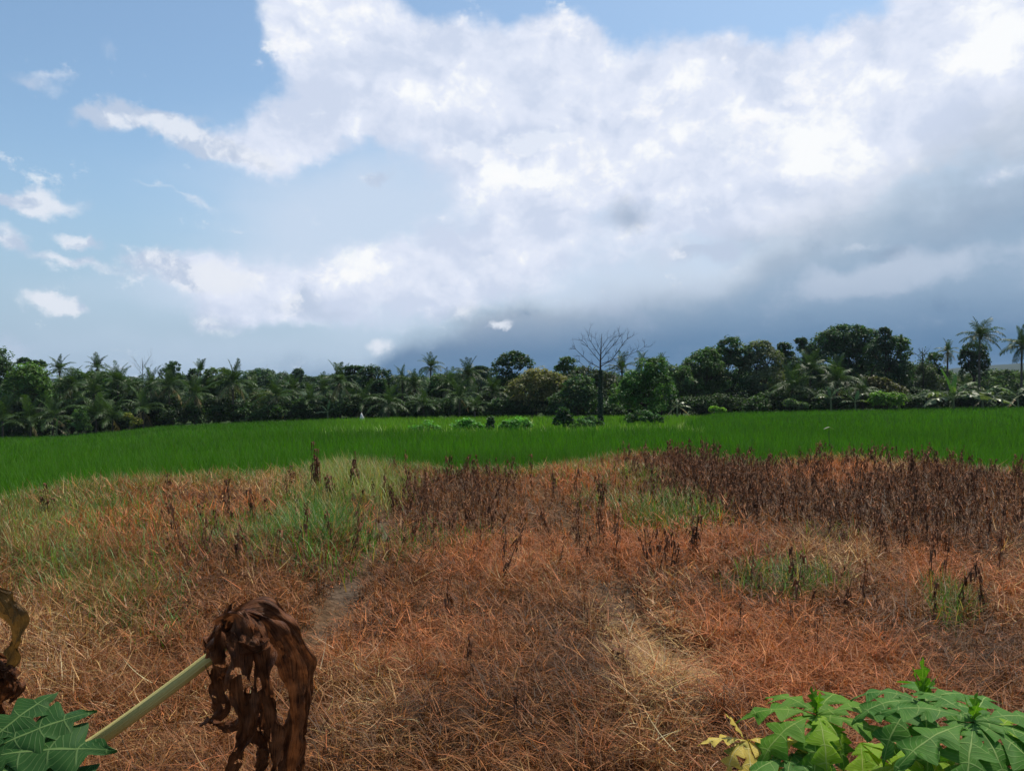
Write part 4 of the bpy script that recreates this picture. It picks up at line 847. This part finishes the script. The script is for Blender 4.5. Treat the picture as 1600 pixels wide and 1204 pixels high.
# ------------------------------------------------------------------ papaya plants close to the camera
def papaya_mat(name, c_lo, c_hi, vein, trans=.3, patch=None, tcol=(1.1, 1.3, .3)):
    m, nt = new_mat(name); L = nt.links; N = nt.nodes.new
    def mth(op, a, b=None):
        n = N('ShaderNodeMath'); n.operation = op
        for s, v in zip(n.inputs, (a, b)):
            if v is None: continue
            if isinstance(v, bpy.types.NodeSocket): L.new(v, s)
            else: s.default_value = v
        return n.outputs[0]
    uv = N('ShaderNodeUVMap'); sp = N('ShaderNodeSeparateXYZ'); L.new(uv.outputs[0], sp.inputs[0]); u, v = sp.outputs[0], sp.outputs[1]
    av = mth('ABSOLUTE', mth('SUBTRACT', v, .5))
    def ss(x, lo, hi, a=1., b=0.):
        n = N('ShaderNodeMapRange'); n.interpolation_type = 'SMOOTHSTEP'; L.new(x, n.inputs[0]); n.inputs[1].default_value = lo; n.inputs[2].default_value = hi; n.inputs[3].default_value = a; n.inputs[4].default_value = b; return n.outputs[0]
    mid = ss(av, .012, .034)
    ph = mth('FRACT', mth('MULTIPLY', u, 5.0)); sec = mth('MULTIPLY', ss(mth('ABSOLUTE', mth('SUBTRACT', ph, .62)), .015, .05), ss(av, .30, .46))
    ph2 = mth('FRACT', mth('ADD', mth('MULTIPLY', u, 20.0), mth('MULTIPLY', av, 6.0))); ter = mth('MULTIPLY', ss(mth('ABSOLUTE', mth('SUBTRACT', ph2, .5)), .03, .14), .30)
    vm_ = mth('MAXIMUM', mth('MAXIMUM', mid, mth('MULTIPLY', sec, .6)), ter)
    tc = N('ShaderNodeTexCoord'); nz = N('ShaderNodeTexNoise'); L.new(tc.outputs['Object'], nz.inputs['Vector']); nz.inputs['Scale'].default_value = 22; nz.inputs['Detail'].default_value = 5
    def mixc(f, a, b):
        n = N('ShaderNodeMix'); n.data_type = 'RGBA'
        for s, x in ((n.inputs[0], f), (n.inputs[6], a), (n.inputs[7], b)):
            if isinstance(x, bpy.types.NodeSocket): L.new(x, s)
            elif isinstance(x, tuple): s.default_value = (*x, 1)
            else: s.default_value = x
        return n.outputs[2]
    col = mixc(ss(nz.outputs[0], .3, .7, 0, 1), c_lo, c_hi)
    if patch:
        n2 = N('ShaderNodeTexNoise'); L.new(tc.outputs['Object'], n2.inputs['Vector']); n2.inputs['Scale'].default_value = 9; n2.inputs['Detail'].default_value = 4
        col = mixc(ss(n2.outputs[0], .50, .58, 0, 1), col, patch)
    col = mixc(vm_, col, vein)
    p = N('ShaderNodeBsdfPrincipled'); L.new(col, p.inputs['Base Color']); p.inputs['Roughness'].default_value = .58; p.inputs['Specular IOR Level'].default_value = .13
    bp = N('ShaderNodeBump'); bp.inputs['Strength'].default_value = .5; bp.inputs['Distance'].default_value = .003
    L.new(mth('SUBTRACT', mth('MULTIPLY', nz.outputs[0], .5), vm_), bp.inputs['Height']); L.new(bp.outputs[0], p.inputs['Normal'])
    t = N('ShaderNodeBsdfTranslucent'); n = N('ShaderNodeMix'); n.data_type = 'RGBA'; n.blend_type = 'MULTIPLY'; n.inputs[0].default_value = 1; L.new(col, n.inputs[6]); n.inputs[7].default_value = (*tcol, 1); L.new(n.outputs[2], t.inputs[0])
    ms = N('ShaderNodeMixShader'); ms.inputs[0].default_value = trans; L.new(p.outputs[0], ms.inputs[1]); L.new(t.outputs[0], ms.inputs[2])
    o = N('ShaderNodeOutputMaterial'); L.new(ms.outputs[0], o.inputs[0]); return m

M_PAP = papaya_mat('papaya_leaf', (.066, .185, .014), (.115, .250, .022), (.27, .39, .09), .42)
M_PAPLIME = papaya_mat('papaya_backlit_leaf', (.19, .36, .018), (.27, .44, .03), (.42, .52, .15), .5)  # lime copy of the leaf green, light from behind painted into its colour
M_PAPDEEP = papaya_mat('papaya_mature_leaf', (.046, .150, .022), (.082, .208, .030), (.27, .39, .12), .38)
M_PAPDARK = papaya_mat('papaya_shaded_leaf', (.018, .062, .013), (.030, .086, .018), (.13, .21, .065), .25)  # darkest copy of the leaf green, shade put into its colour
M_PAPYEL = papaya_mat('papaya_yellow_leaf', (.50, .36, .05), (.62, .48, .11), (.66, .58, .26), .3, patch=(.16, .20, .03), tcol=(1.1, 1, .3))
M_PETIOLE = bark_mat('papaya_petiole', (.46, .38, .11), (.68, .58, .25), 3, .5, (.8, 9, 1), 'UV')
M_PSTEM = bark_mat('papaya_stem', (.10, .16, .05), (.18, .24, .08), 25, .6, (1, 1, .3))

def lobe_sheet(mb, c, ang, ln, wid, e0, droop, seed, base_frac=.22, teeth=3, twist=0.0, cut=.22):
    """one finger of a papaya leaf: a sheet round a drooping midrib, its edge cut into forward-pointing teeth"""
    r = np.random.default_rng(seed); n, k = 56, 11; wid, ln, droop = wid*.95, ln*1.22, droop*1.12; t = np.linspace(0, 1, n); th = R(e0)-droop*t**1.25
    a = R(ang)+twist*t; hd = np.stack([np.sin(a), -np.cos(a)], -1); st = ln/(n-1)
    H = np.concatenate([[[0, 0]], np.cumsum(hd[:-1]*(np.cos(th[:-1])*st)[:, None], 0)]); Z = np.concatenate([[0], np.cumsum(np.sin(th[:-1])*st)])
    P = np.concatenate([H, Z[:, None]], 1)+c; sd = np.stack([-hd[:, 1], hd[:, 0], 0*t], -1); tg = np.gradient(P, axis=0); tg /= np.linalg.norm(tg, axis=1)[:, None]; nr = np.cross(tg, sd)
    nr *= np.sign(nr[:, 2:]+1e-6)
    V, U = [], []; ph = r.uniform(0, 6)
    for j in range(k):
        s = -1+2*j/(k-1); off = .07*(s > 0)
        q = np.clip((t+off-base_frac)/(1-base_frac), 0, 1)**1.12*teeth*r.uniform(.92, 1.0); f = q % 1
        env = np.where(t < base_frac, t/base_frac*.55, .55+.45*np.sin(math.pi*np.clip((t-base_frac)/(1-base_frac), 0, 1)**.85))*(1-smooth(t, .50, 1.02))**.7
        saw = np.where(t+off < base_frac, 1, cut+(1.14-cut)*np.minimum(f/.62, np.maximum(0, (1-f)/.38)**.8))
        w = wid*env*saw*r.uniform(.97, 1.03); fwd = .30*wid*env*np.clip(saw, .3, 1)*abs(s)**1.5*smooth(t, .05, .3)
        V.append(P+sd*(s*w)[:, None]+tg*fwd[:, None]+nr*((-.28*abs(s)**1.3+.13*abs(s))*w+.055*wid*np.sin(t*16+ph+s*2.2)*abs(s)-.02*wid*np.sin(t*teeth*6.28+1)*abs(s))[:, None])
        U.append(np.stack([t, np.full(n, (s+1)/2)], -1))
    V = np.stack(V, 1).reshape(-1, 3); U = np.stack(U, 1).reshape(-1, 2); i = (np.arange(n-1)[:, None]*k+np.arange(k-1)[None]).ravel()
    mb.add(V, np.stack([i, i+1, i+k+1, i+k], -1), None, (.1, .2, .05), uv=U)

def papaya_leaf(root, c, lobes, mat, seed, label=None, tilt=0, cut=.22):
    mb = MB()
    for q, lb in enumerate(lobes):
        ang, ln, wid, e0, droop = lb[:5]; lobe_sheet(mb, np.array(c)+np.array([0, 0, .0007*q]), ang, ln, wid, e0, droop, seed*31+q, twist=lb[5] if len(lb) > 5 else 0, cut=cut)
    if tilt:
        ca, sa = math.cos(R(tilt)), math.sin(R(tilt)); M = np.array([[1, 0, 0], [0, ca, -sa], [0, sa, ca]]); mb.V = [(v-np.array(c))@M.T+np.array(c) for v in mb.V]
    o = mb.build('leaf', mat, root, smooth_shade=True)
    if label: o['label'] = label
    return o

def spline(P, n):
    P = np.asarray(P, float); d = np.concatenate([[0], np.cumsum(np.linalg.norm(np.diff(P, axis=0), axis=1))]); E = np.concatenate([2*P[:1]-P[1:2], P, 2*P[-1:]-P[-2:-1]])
    out = []
    for u in np.linspace(0, d[-1]*.99999, n):
        i = max(0, np.searchsorted(d, u, 'right')-1); f = (u-d[i])/(d[i+1]-d[i]); a, b, c_, e = E[i:i+4]
        out.append(.5*(2*b+(c_-a)*f+(2*a-5*b+4*c_-e)*f*f+(3*b-a-3*c_+e)*f**3))
    return np.array(out)

def petiole(root, P, r0, r1, mat=None):
    mb = MB(); Q = spline(P, 20); mb.tube(Q, np.linspace(r0, r1, 20), 12); return mb.build('petiole', mat or M_PETIOLE, root, smooth_shade=True)

def papaya_root(label, px, D):
    x = (px-CX)/F*D; z = gz(x, D); return thing('papaya_plant', (x, D, z), label, 'papaya plant'), np.array([x, D, z])

# right-hand plants
def right_plants():
    root, o = papaya_root('young papaya plant with a yellowing leaf, left of the two at lower right', 1330, 1.72)
    g = lambda px, py, Y: np.array(at(px, py+11, Y))-o
    A = g(1276, 1108, 1.62)
    papaya_leaf(root, A, [(18, .10, .042, -5, 1.3), (-22, .155, .045, 2, 1.5), (-62, .165, .05, 8, 1.25), (-105, .14, .045, 12, .9), (62, .17, .05, 10, 1.0), (98, .20, .05, 14, 1.0), (140, .15, .045, 16, 1.0), (-150, .12, .045, 14, .9)], M_PAP, 3, tilt=5)
    papaya_leaf(root, A+np.array([0, -.005, .006]), [(28, .085, .04, -8, 1.4), (-12, .135, .036, 0, 1.5)], M_PAPLIME, 4, 'pale lime middle fingers of the leaf')
    papaya_leaf(root, A+np.array([.002, .01, 0]), [(60, .055, .016, 80, -.5), (0, .05, .014, 75, .3), (200, .045, .014, 80, .2)], M_PAP, 5)
    petiole(root, [g(1276, 1112, 1.625), g(1296, 1150, 1.66), g(1322, 1205, 1.70), g(1335, 1290, 1.72)], .007, .010)
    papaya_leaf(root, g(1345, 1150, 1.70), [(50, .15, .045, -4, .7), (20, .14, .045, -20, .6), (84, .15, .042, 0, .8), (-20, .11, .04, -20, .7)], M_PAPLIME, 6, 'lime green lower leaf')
    petiole(root, [g(1345, 1151, 1.702), g(1340, 1220, 1.71), g(1335, 1300, 1.72)], .005, .008)
    papaya_leaf(root, g(1238, 1168, 1.56), [(-70, .14, .045, 0, .9), (-30, .14, .05, -10, 1.1), (20, .14, .05, -12, 1.0), (60, .14, .045, -5, .9), (100, .10, .04, 5, .8)], M_PAPDEEP, 7)
    petiole(root, [g(1238, 1169, 1.562), g(1280, 1230, 1.66), g(1335, 1320, 1.72)], .006, .009)
    Y = g(1168, 1146, 1.60)
    papaya_leaf(root, Y, [(-95, .085, .026, 12, .7), (-60, .075, .03, -8, 1.5), (-10, .13, .035, -25, 1.0), (40, .12, .04, -20, .8), (78, .125, .034, 6, .3)], M_PAPYEL, 8, 'yellow curling leaf with green blotches')
    papaya_leaf(root, Y+np.array([-.004, .01, 0]), [(-110, .05, .018, 62, .4)], M_PAPYEL, 9)
    petiole(root, [Y, g(1215, 1215, 1.66), g(1320, 1320, 1.72)], .005, .008, M_PETIOLE)
    mb = MB(); mb.tube(spline([(0, 0, -.05), (.01, 0, .6), g(1335, 1285, 1.72)], 16), np.linspace(.030, .014, 16), 12); mb.build('stem', M_PSTEM, root, smooth_shade=True)

    root, o = papaya_root('taller papaya plant with an upright shoot at the lower right corner', 1452, 1.60)
    g = lambda px, py, Y: np.array(at(px, py+11, Y))-o
    B = g(1442, 1088, 1.56)
    papaya_leaf(root, B, [(-22, .15, .04, 6, 1.9), (-55, .15, .045, 10, 1.5), (-88, .13, .045, 14, 1.1), (-125, .12, .04, 14, 1.0), (75, .17, .042, 10, 1.2), (110, .16, .042, 14, 1.1), (42, .12, .036, 4, 1.7), (160, .12, .04, 16, 1.0)], M_PAPDEEP, 12, tilt=4)
    papaya_leaf(root, B+np.array([0, .004, 0]), [(20, .06, .016, 84, .1), (140, .075, .016, 80, -.2), (260, .06, .015, 82, .2), (80, .05, .014, 70, .3)], M_PAP, 13, 'young folded leaf standing up at the tip')
    Cc = g(1522, 1118, 1.42)
    papaya_leaf(root, Cc, [(-70, .165, .05, 6, .85), (-34, .165, .05, 2, 1.25), (0, .15, .048, -4, 1.5), (34, .16, .05, 0, 1.2), (64, .15, .045, 6, .9), (96, .14, .04, 12, .7), (140, .13, .04, 14, .8), (-115, .14, .045, 12, .8), (-160, .12, .04, 14, .8)], M_PAPDEEP, 14, tilt=7)
    papaya_leaf(root, Cc+np.array([0, .004, 0]), [(0, .04, .013, 75, .3), (120, .045, .013, 80, .2), (240, .04, .013, 78, .2)], M_PAP, 15)
    petiole(root, [Cc, g(1500, 1180, 1.47), g(1455, 1290, 1.585)], .006, .009)
    papaya_leaf(root, g(1600, 1165, 1.40), [(-80, .15, .05, 2, .8), (-40, .15, .05, -5, 1.1), (0, .14, .05, -8, 1.2), (50, .14, .05, 0, 1.0)], M_PAP, 16)
    petiole(root, [g(1600, 1166, 1.402), g(1560, 1240, 1.46), g(1456, 1330, 1.585)], .006, .009)
    for sd_, p_, ls in ((17, (1470, 1165, 1.55), [(-80, .15, .05, 0, .8), (-40, .15, .05, -10, .9), (0, .14, .05, -14, .9), (40, .14, .05, -10, .9)]), (18, (1560, 1130, 1.55), [(60, .16, .05, 2, .6), (95, .16, .05, 8, .6), (20, .14, .045, -8, .8), (130, .13, .045, 10, .7)])):
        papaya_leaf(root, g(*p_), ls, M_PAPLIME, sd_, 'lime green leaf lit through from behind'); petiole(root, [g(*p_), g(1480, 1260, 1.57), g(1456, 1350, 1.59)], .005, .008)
    mb = MB(); mb.tube(spline([(0, 0, -.05), (.005, 0, .7), g(1450, 1200, 1.60), B], 20), np.linspace(.036, .014, 20), 14); mb.build('stem', M_PSTEM, root, smooth_shade=True)
right_plants()

# left-hand plant: a green leaf, a withered leaf hanging from its petiole, another withered leaf at the edge
def dead_leaf_mat(name, c1, c2):
    m, nt = new_mat(name); L = nt.links; N = nt.nodes.new
    tc = N('ShaderNodeTexCoord'); uv = N('ShaderNodeUVMap'); mp = N('ShaderNodeMapping'); L.new(uv.outputs[0], mp.inputs[0]); mp.inputs[3].default_value = (5, 42, 1)
    n = N('ShaderNodeTexNoise'); L.new(mp.outputs[0], n.inputs['Vector']); n.inputs['Scale'].default_value = 1.2; n.inputs['Detail'].default_value = 6
    n2 = N('ShaderNodeTexNoise'); L.new(tc.outputs['Object'], n2.inputs['Vector']); n2.inputs['Scale'].default_value = 60; n2.inputs['Detail'].default_value = 5
    a = N('ShaderNodeMath'); a.operation = 'ADD'; L.new(n.outputs[0], a.inputs[0]); L.new(n2.outputs[0], a.inputs[1])
    r = N('ShaderNodeValToRGB'); r.color_ramp.elements[0].color = (*c1, 1); r.color_ramp.elements[1].color = (*c2, 1); r.color_ramp.elements[0].position = .38; r.color_ramp.elements[1].position = .66
    h = N('ShaderNodeMath'); h.operation = 'MULTIPLY'; L.new(a.outputs[0], h.inputs[0]); h.inputs[1].default_value = .5; L.new(h.outputs[0], r.inputs[0])
    p = N('ShaderNodeBsdfPrincipled'); L.new(r.outputs[0], p.inputs['Base Color']); p.inputs['Roughness'].default_value = .45; p.inputs['Specular IOR Level'].default_value = .2
    b = N('ShaderNodeBump'); b.inputs['Strength'].default_value = .8; b.inputs['Distance'].default_value = .006; L.new(a.outputs[0], b.inputs['Height']); L.new(b.outputs[0], p.inputs['Normal'])
    t = N('ShaderNodeBsdfTranslucent'); L.new(r.outputs[0], t.inputs[0]); ms = N('ShaderNodeMixShader'); ms.inputs[0].default_value = .28
    L.new(p.outputs[0], ms.inputs[1]); L.new(t.outputs[0], ms.inputs[2]); o = N('ShaderNodeOutputMaterial'); L.new(ms.outputs[0], o.inputs[0]); return m
M_DEAD = dead_leaf_mat('withered_leaf', (.045, .014, .006), (.31, .115, .042)); M_OCHRE = dead_leaf_mat('yellowed_leaf', (.14, .07, .018), (.25, .13, .03))

def ribbon(mb, P, width, curl, seed, crumple=.012, holes=.0, roll=0.0, tooth=.6):
    r = np.random.default_rng(seed); n, k = 60, 13; Q = spline(P, n); t = np.linspace(0, 1, n); tg = np.gradient(Q, axis=0); tg /= np.linalg.norm(tg, axis=1)[:, None]
    view = np.array([0, -1., 0]); sd = np.cross(tg, view); sd /= np.linalg.norm(sd, axis=1)[:, None]+1e-9; nr = np.cross(sd, tg)
    a = roll+.9*np.sin(t*5+r.uniform(0, 6))*.5; s1 = sd*np.cos(a)[:, None]+nr*np.sin(a)[:, None]; n1 = nr*np.cos(a)[:, None]-sd*np.sin(a)[:, None]
    w = np.interp(t, np.linspace(0, 1, len(width)), width); ph = r.uniform(0, 6, 8); V, U = [], []
    for j in range(k):
        s = -1+2*j/(k-1); ang = s*curl; cs = np.sin(ang)/max(curl, .1); cn = (1-np.cos(ang))/max(curl, .1)
        edge = 1+tooth*abs(s)*(np.sin(t*17+ph[0]+s)+.6*np.sin(t*41+ph[1]*s))*.5
        d = .22*w*(2*np.abs(((s*2.6+.35*np.sin(t*6+ph[6])+seed*.37) % 1)-.5)-.5)+crumple*(np.sin(t*13+s*3+ph[2])+.7*np.sin(t*29-s*5+ph[3])+.5*np.sin(t*53+s*9+ph[4]))*(.35+abs(s))
        V.append(Q+s1*(cs*w*edge)[:, None]-n1*(cn*w)[:, None]+n1*d[:, None]+tg*(crumple*.6*np.sin(t*23+s*4+ph[5]))[:, None]); U.append(np.stack([t, np.full(n, (s+1)/2)], -1))
    V = np.stack(V, 1).reshape(-1, 3); U = np.stack(U, 1).reshape(-1, 2); i = (np.arange(n-1)[:, None]*k+np.arange(k-1)[None]); q = np.stack([i, i+1, i+k+1, i+k], -1)
    tt, jj = np.meshgrid(np.arange(n-1)/n, np.arange(k-1)/k, indexing='ij'); hn = vnoise(tt*14+seed*3.1, jj*3+seed, seed); keep = (hn > holes) | (tt < .12)
    mb.add(V, q[keep], None, (.1, .05, .03), uv=U)

def left_plant():
    root, o = papaya_root('papaya plant at lower left with a large withered brown leaf hanging from its petiole', -210, 1.05)
    D = 1.12; g = lambda px, py, dy=0.0: np.array(at(px, py, D+dy))-o
    crown = g(-200, 1380, -.07)
    mb = MB(); mb.tube(spline([(0, 0, -.05), (.01, 0, .6), crown], 16), np.linspace(.036, .018, 16), 12); mb.build('stem', M_PSTEM, root, smooth_shade=True)
    petiole(root, [crown, g(-20, 1262), g(150, 1158), g(330, 1026), g(352, 1004)], .0118, .0086)
    mb = MB(); px = 1.0/F*D
    def rb(path, width, curl, seed, **kw): ribbon(mb, [g(*p) for p in path], np.array(width)*px, curl, seed, **kw)
    rb([(352, 1004, 0), (372, 966, -.01), (418, 962, .0), (452, 992, .01), (472, 1050, .015), (476, 1110, .02), (466, 1160, .02), (470, 1212, .02)], [6, 14, 24, 24, 20, 17, 13, 8], 1.0, 1, crumple=.004, roll=.5)
    rb([(352, 1004, 0), (375, 968, -.02), (412, 975, -.025), (440, 1020, -.02), (456, 1080, -.015), (458, 1140, -.01), (446, 1204, -.01), (450, 1260, -.01)], [5, 15, 24, 24, 22, 19, 20, 16], .9, 2, crumple=.004, holes=.13)
    rb([(352, 1004, 0), (368, 962, -.03), (392, 980, -.045), (405, 1030, -.05), (414, 1090, -.05), (420, 1150, -.045), (432, 1215, -.04)], [5, 14, 22, 19, 16, 15, 10], .9, 3, crumple=.005, holes=.13)
    rb([(350, 1005, 0), (362, 968, -.04), (372, 1000, -.06), (378, 1060, -.065), (384, 1120, -.06), (376, 1165, -.06), (356, 1212, -.06)], [5, 14, 25, 22, 19, 12, 7], .8, 4, crumple=.005, holes=.15)
    rb([(348, 1008, .01), (350, 975, -.02), (342, 1010, -.03), (338, 1060, -.02), (346, 1105, -.02), (330, 1128, -.02)], [4, 13, 17, 15, 15, 8], .8, 5, crumple=.005, holes=.15)
    rb([(350, 1000, 0), (356, 966, .02), (336, 985, .03), (330, 1020, .01), (336, 1036, -.01)], [4, 12, 14, 11, 6], .7, 6, crumple=.006)
    rb([(312, 1133, -.02), (330, 1127, -.03), (350, 1134, -.03), (368, 1136, -.04), (382, 1122, -.05), (388, 1080, -.05)], [2, 6, 9, 10, 12, 12], .8, 7, crumple=.003)
    rb([(352, 1004, 0), (380, 955, .02), (430, 962, .04), (462, 1010, .06), (468, 1080, .06), (455, 1150, .06), (462, 1205, .06)], [5, 14, 20, 20, 17, 14, 10], 1.0, 8, crumple=.004, holes=.15)
    rb([(370, 950, .0), (362, 965, -.02), (378, 985, -.05), (400, 1012, -.06), (420, 1000, -.04)], [6, 14, 18, 13, 6], .5, 9, crumple=.006)
    rb([(400, 1120, -.04), (404, 1150, -.04), (412, 1180, -.04), (402, 1212, -.04)], [9, 12, 10, 6], .8, 10, crumple=.005, holes=.15)
    w = mb.build('withered_leaf', M_DEAD, root, smooth_shade=True); w['label'] = 'large crumpled brown leaf hanging from the petiole'
    # green leaf in the corner
    E = np.array(at(-40, 1186, .98))-o
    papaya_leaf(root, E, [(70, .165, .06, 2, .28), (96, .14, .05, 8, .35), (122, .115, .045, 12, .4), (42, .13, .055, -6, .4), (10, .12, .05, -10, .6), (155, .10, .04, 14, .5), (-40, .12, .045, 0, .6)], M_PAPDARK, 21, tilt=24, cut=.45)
    petiole(root, [E, np.array(at(-120, 1260, 1.0))-o, crown], .006, .010)
    mb = MB()
    rb([(-70, 935, 0), (-25, 922, 0), (4, 945, 0), (20, 985, 0), (20, 1025, 0), (4, 1060, 0)], [14, 22, 24, 18, 12, 5], .8, 12, crumple=.003)
    y = mb.build('withered_leaf', M_OCHRE, root, smooth_shade=True); y['label'] = 'ochre curling withered leaf at the left edge'
    mb = MB()
    rb([(-40, 1010, .01), (-8, 1030, 0), (8, 1060, -.01), (4, 1095, 0)], [10, 16, 15, 6], .9, 13, crumple=.007); rb([(-8, 1035, 0), (12, 1052, -.01), (26, 1075, -.01), (16, 1095, 0)], [4, 8, 8, 4], .7, 14, crumple=.006)
    rb([(-40, 1010, .01), (-20, 1050, .02), (-4, 1090, .02), (4, 1130, .02)], [10, 16, 14, 5], .9, 15, crumple=.006)
    mb.build('withered_leaf', M_DEAD, root, smooth_shade=True)
    petiole(root, [g(-70, 940), g(-130, 1060, -.02), crown], .006, .010)
left_plant()

# ------------------------------------------------------------------ the humid air
def build_haze():
    x0, x1, y0, y1, z0, z1 = -2650, 2650, -60, 2660, -60, 75
    V = [(x, y, z) for z in (z0, z1) for y in (y0, y1) for x in (x0, x1)]
    Q = [[0, 2, 3, 1], [4, 5, 7, 6], [0, 1, 5, 4], [2, 6, 7, 3], [0, 4, 6, 2], [1, 3, 7, 5]]
    m, nt = new_mat('haze'); v = nt.nodes.new('ShaderNodeVolumePrincipled'); v.inputs['Color'].default_value = (.72, .84, 1.0, 1); v.inputs['Density'].default_value = .0001; v.inputs['Anisotropy'].default_value = .2
    o = nt.nodes.new('ShaderNodeOutputMaterial'); nt.links.new(v.outputs[0], o.inputs['Volume'])
    prop(obj('haze', mesh_np('haze', np.array(V, float), Q, mat=m)), kind='stuff')
build_haze()
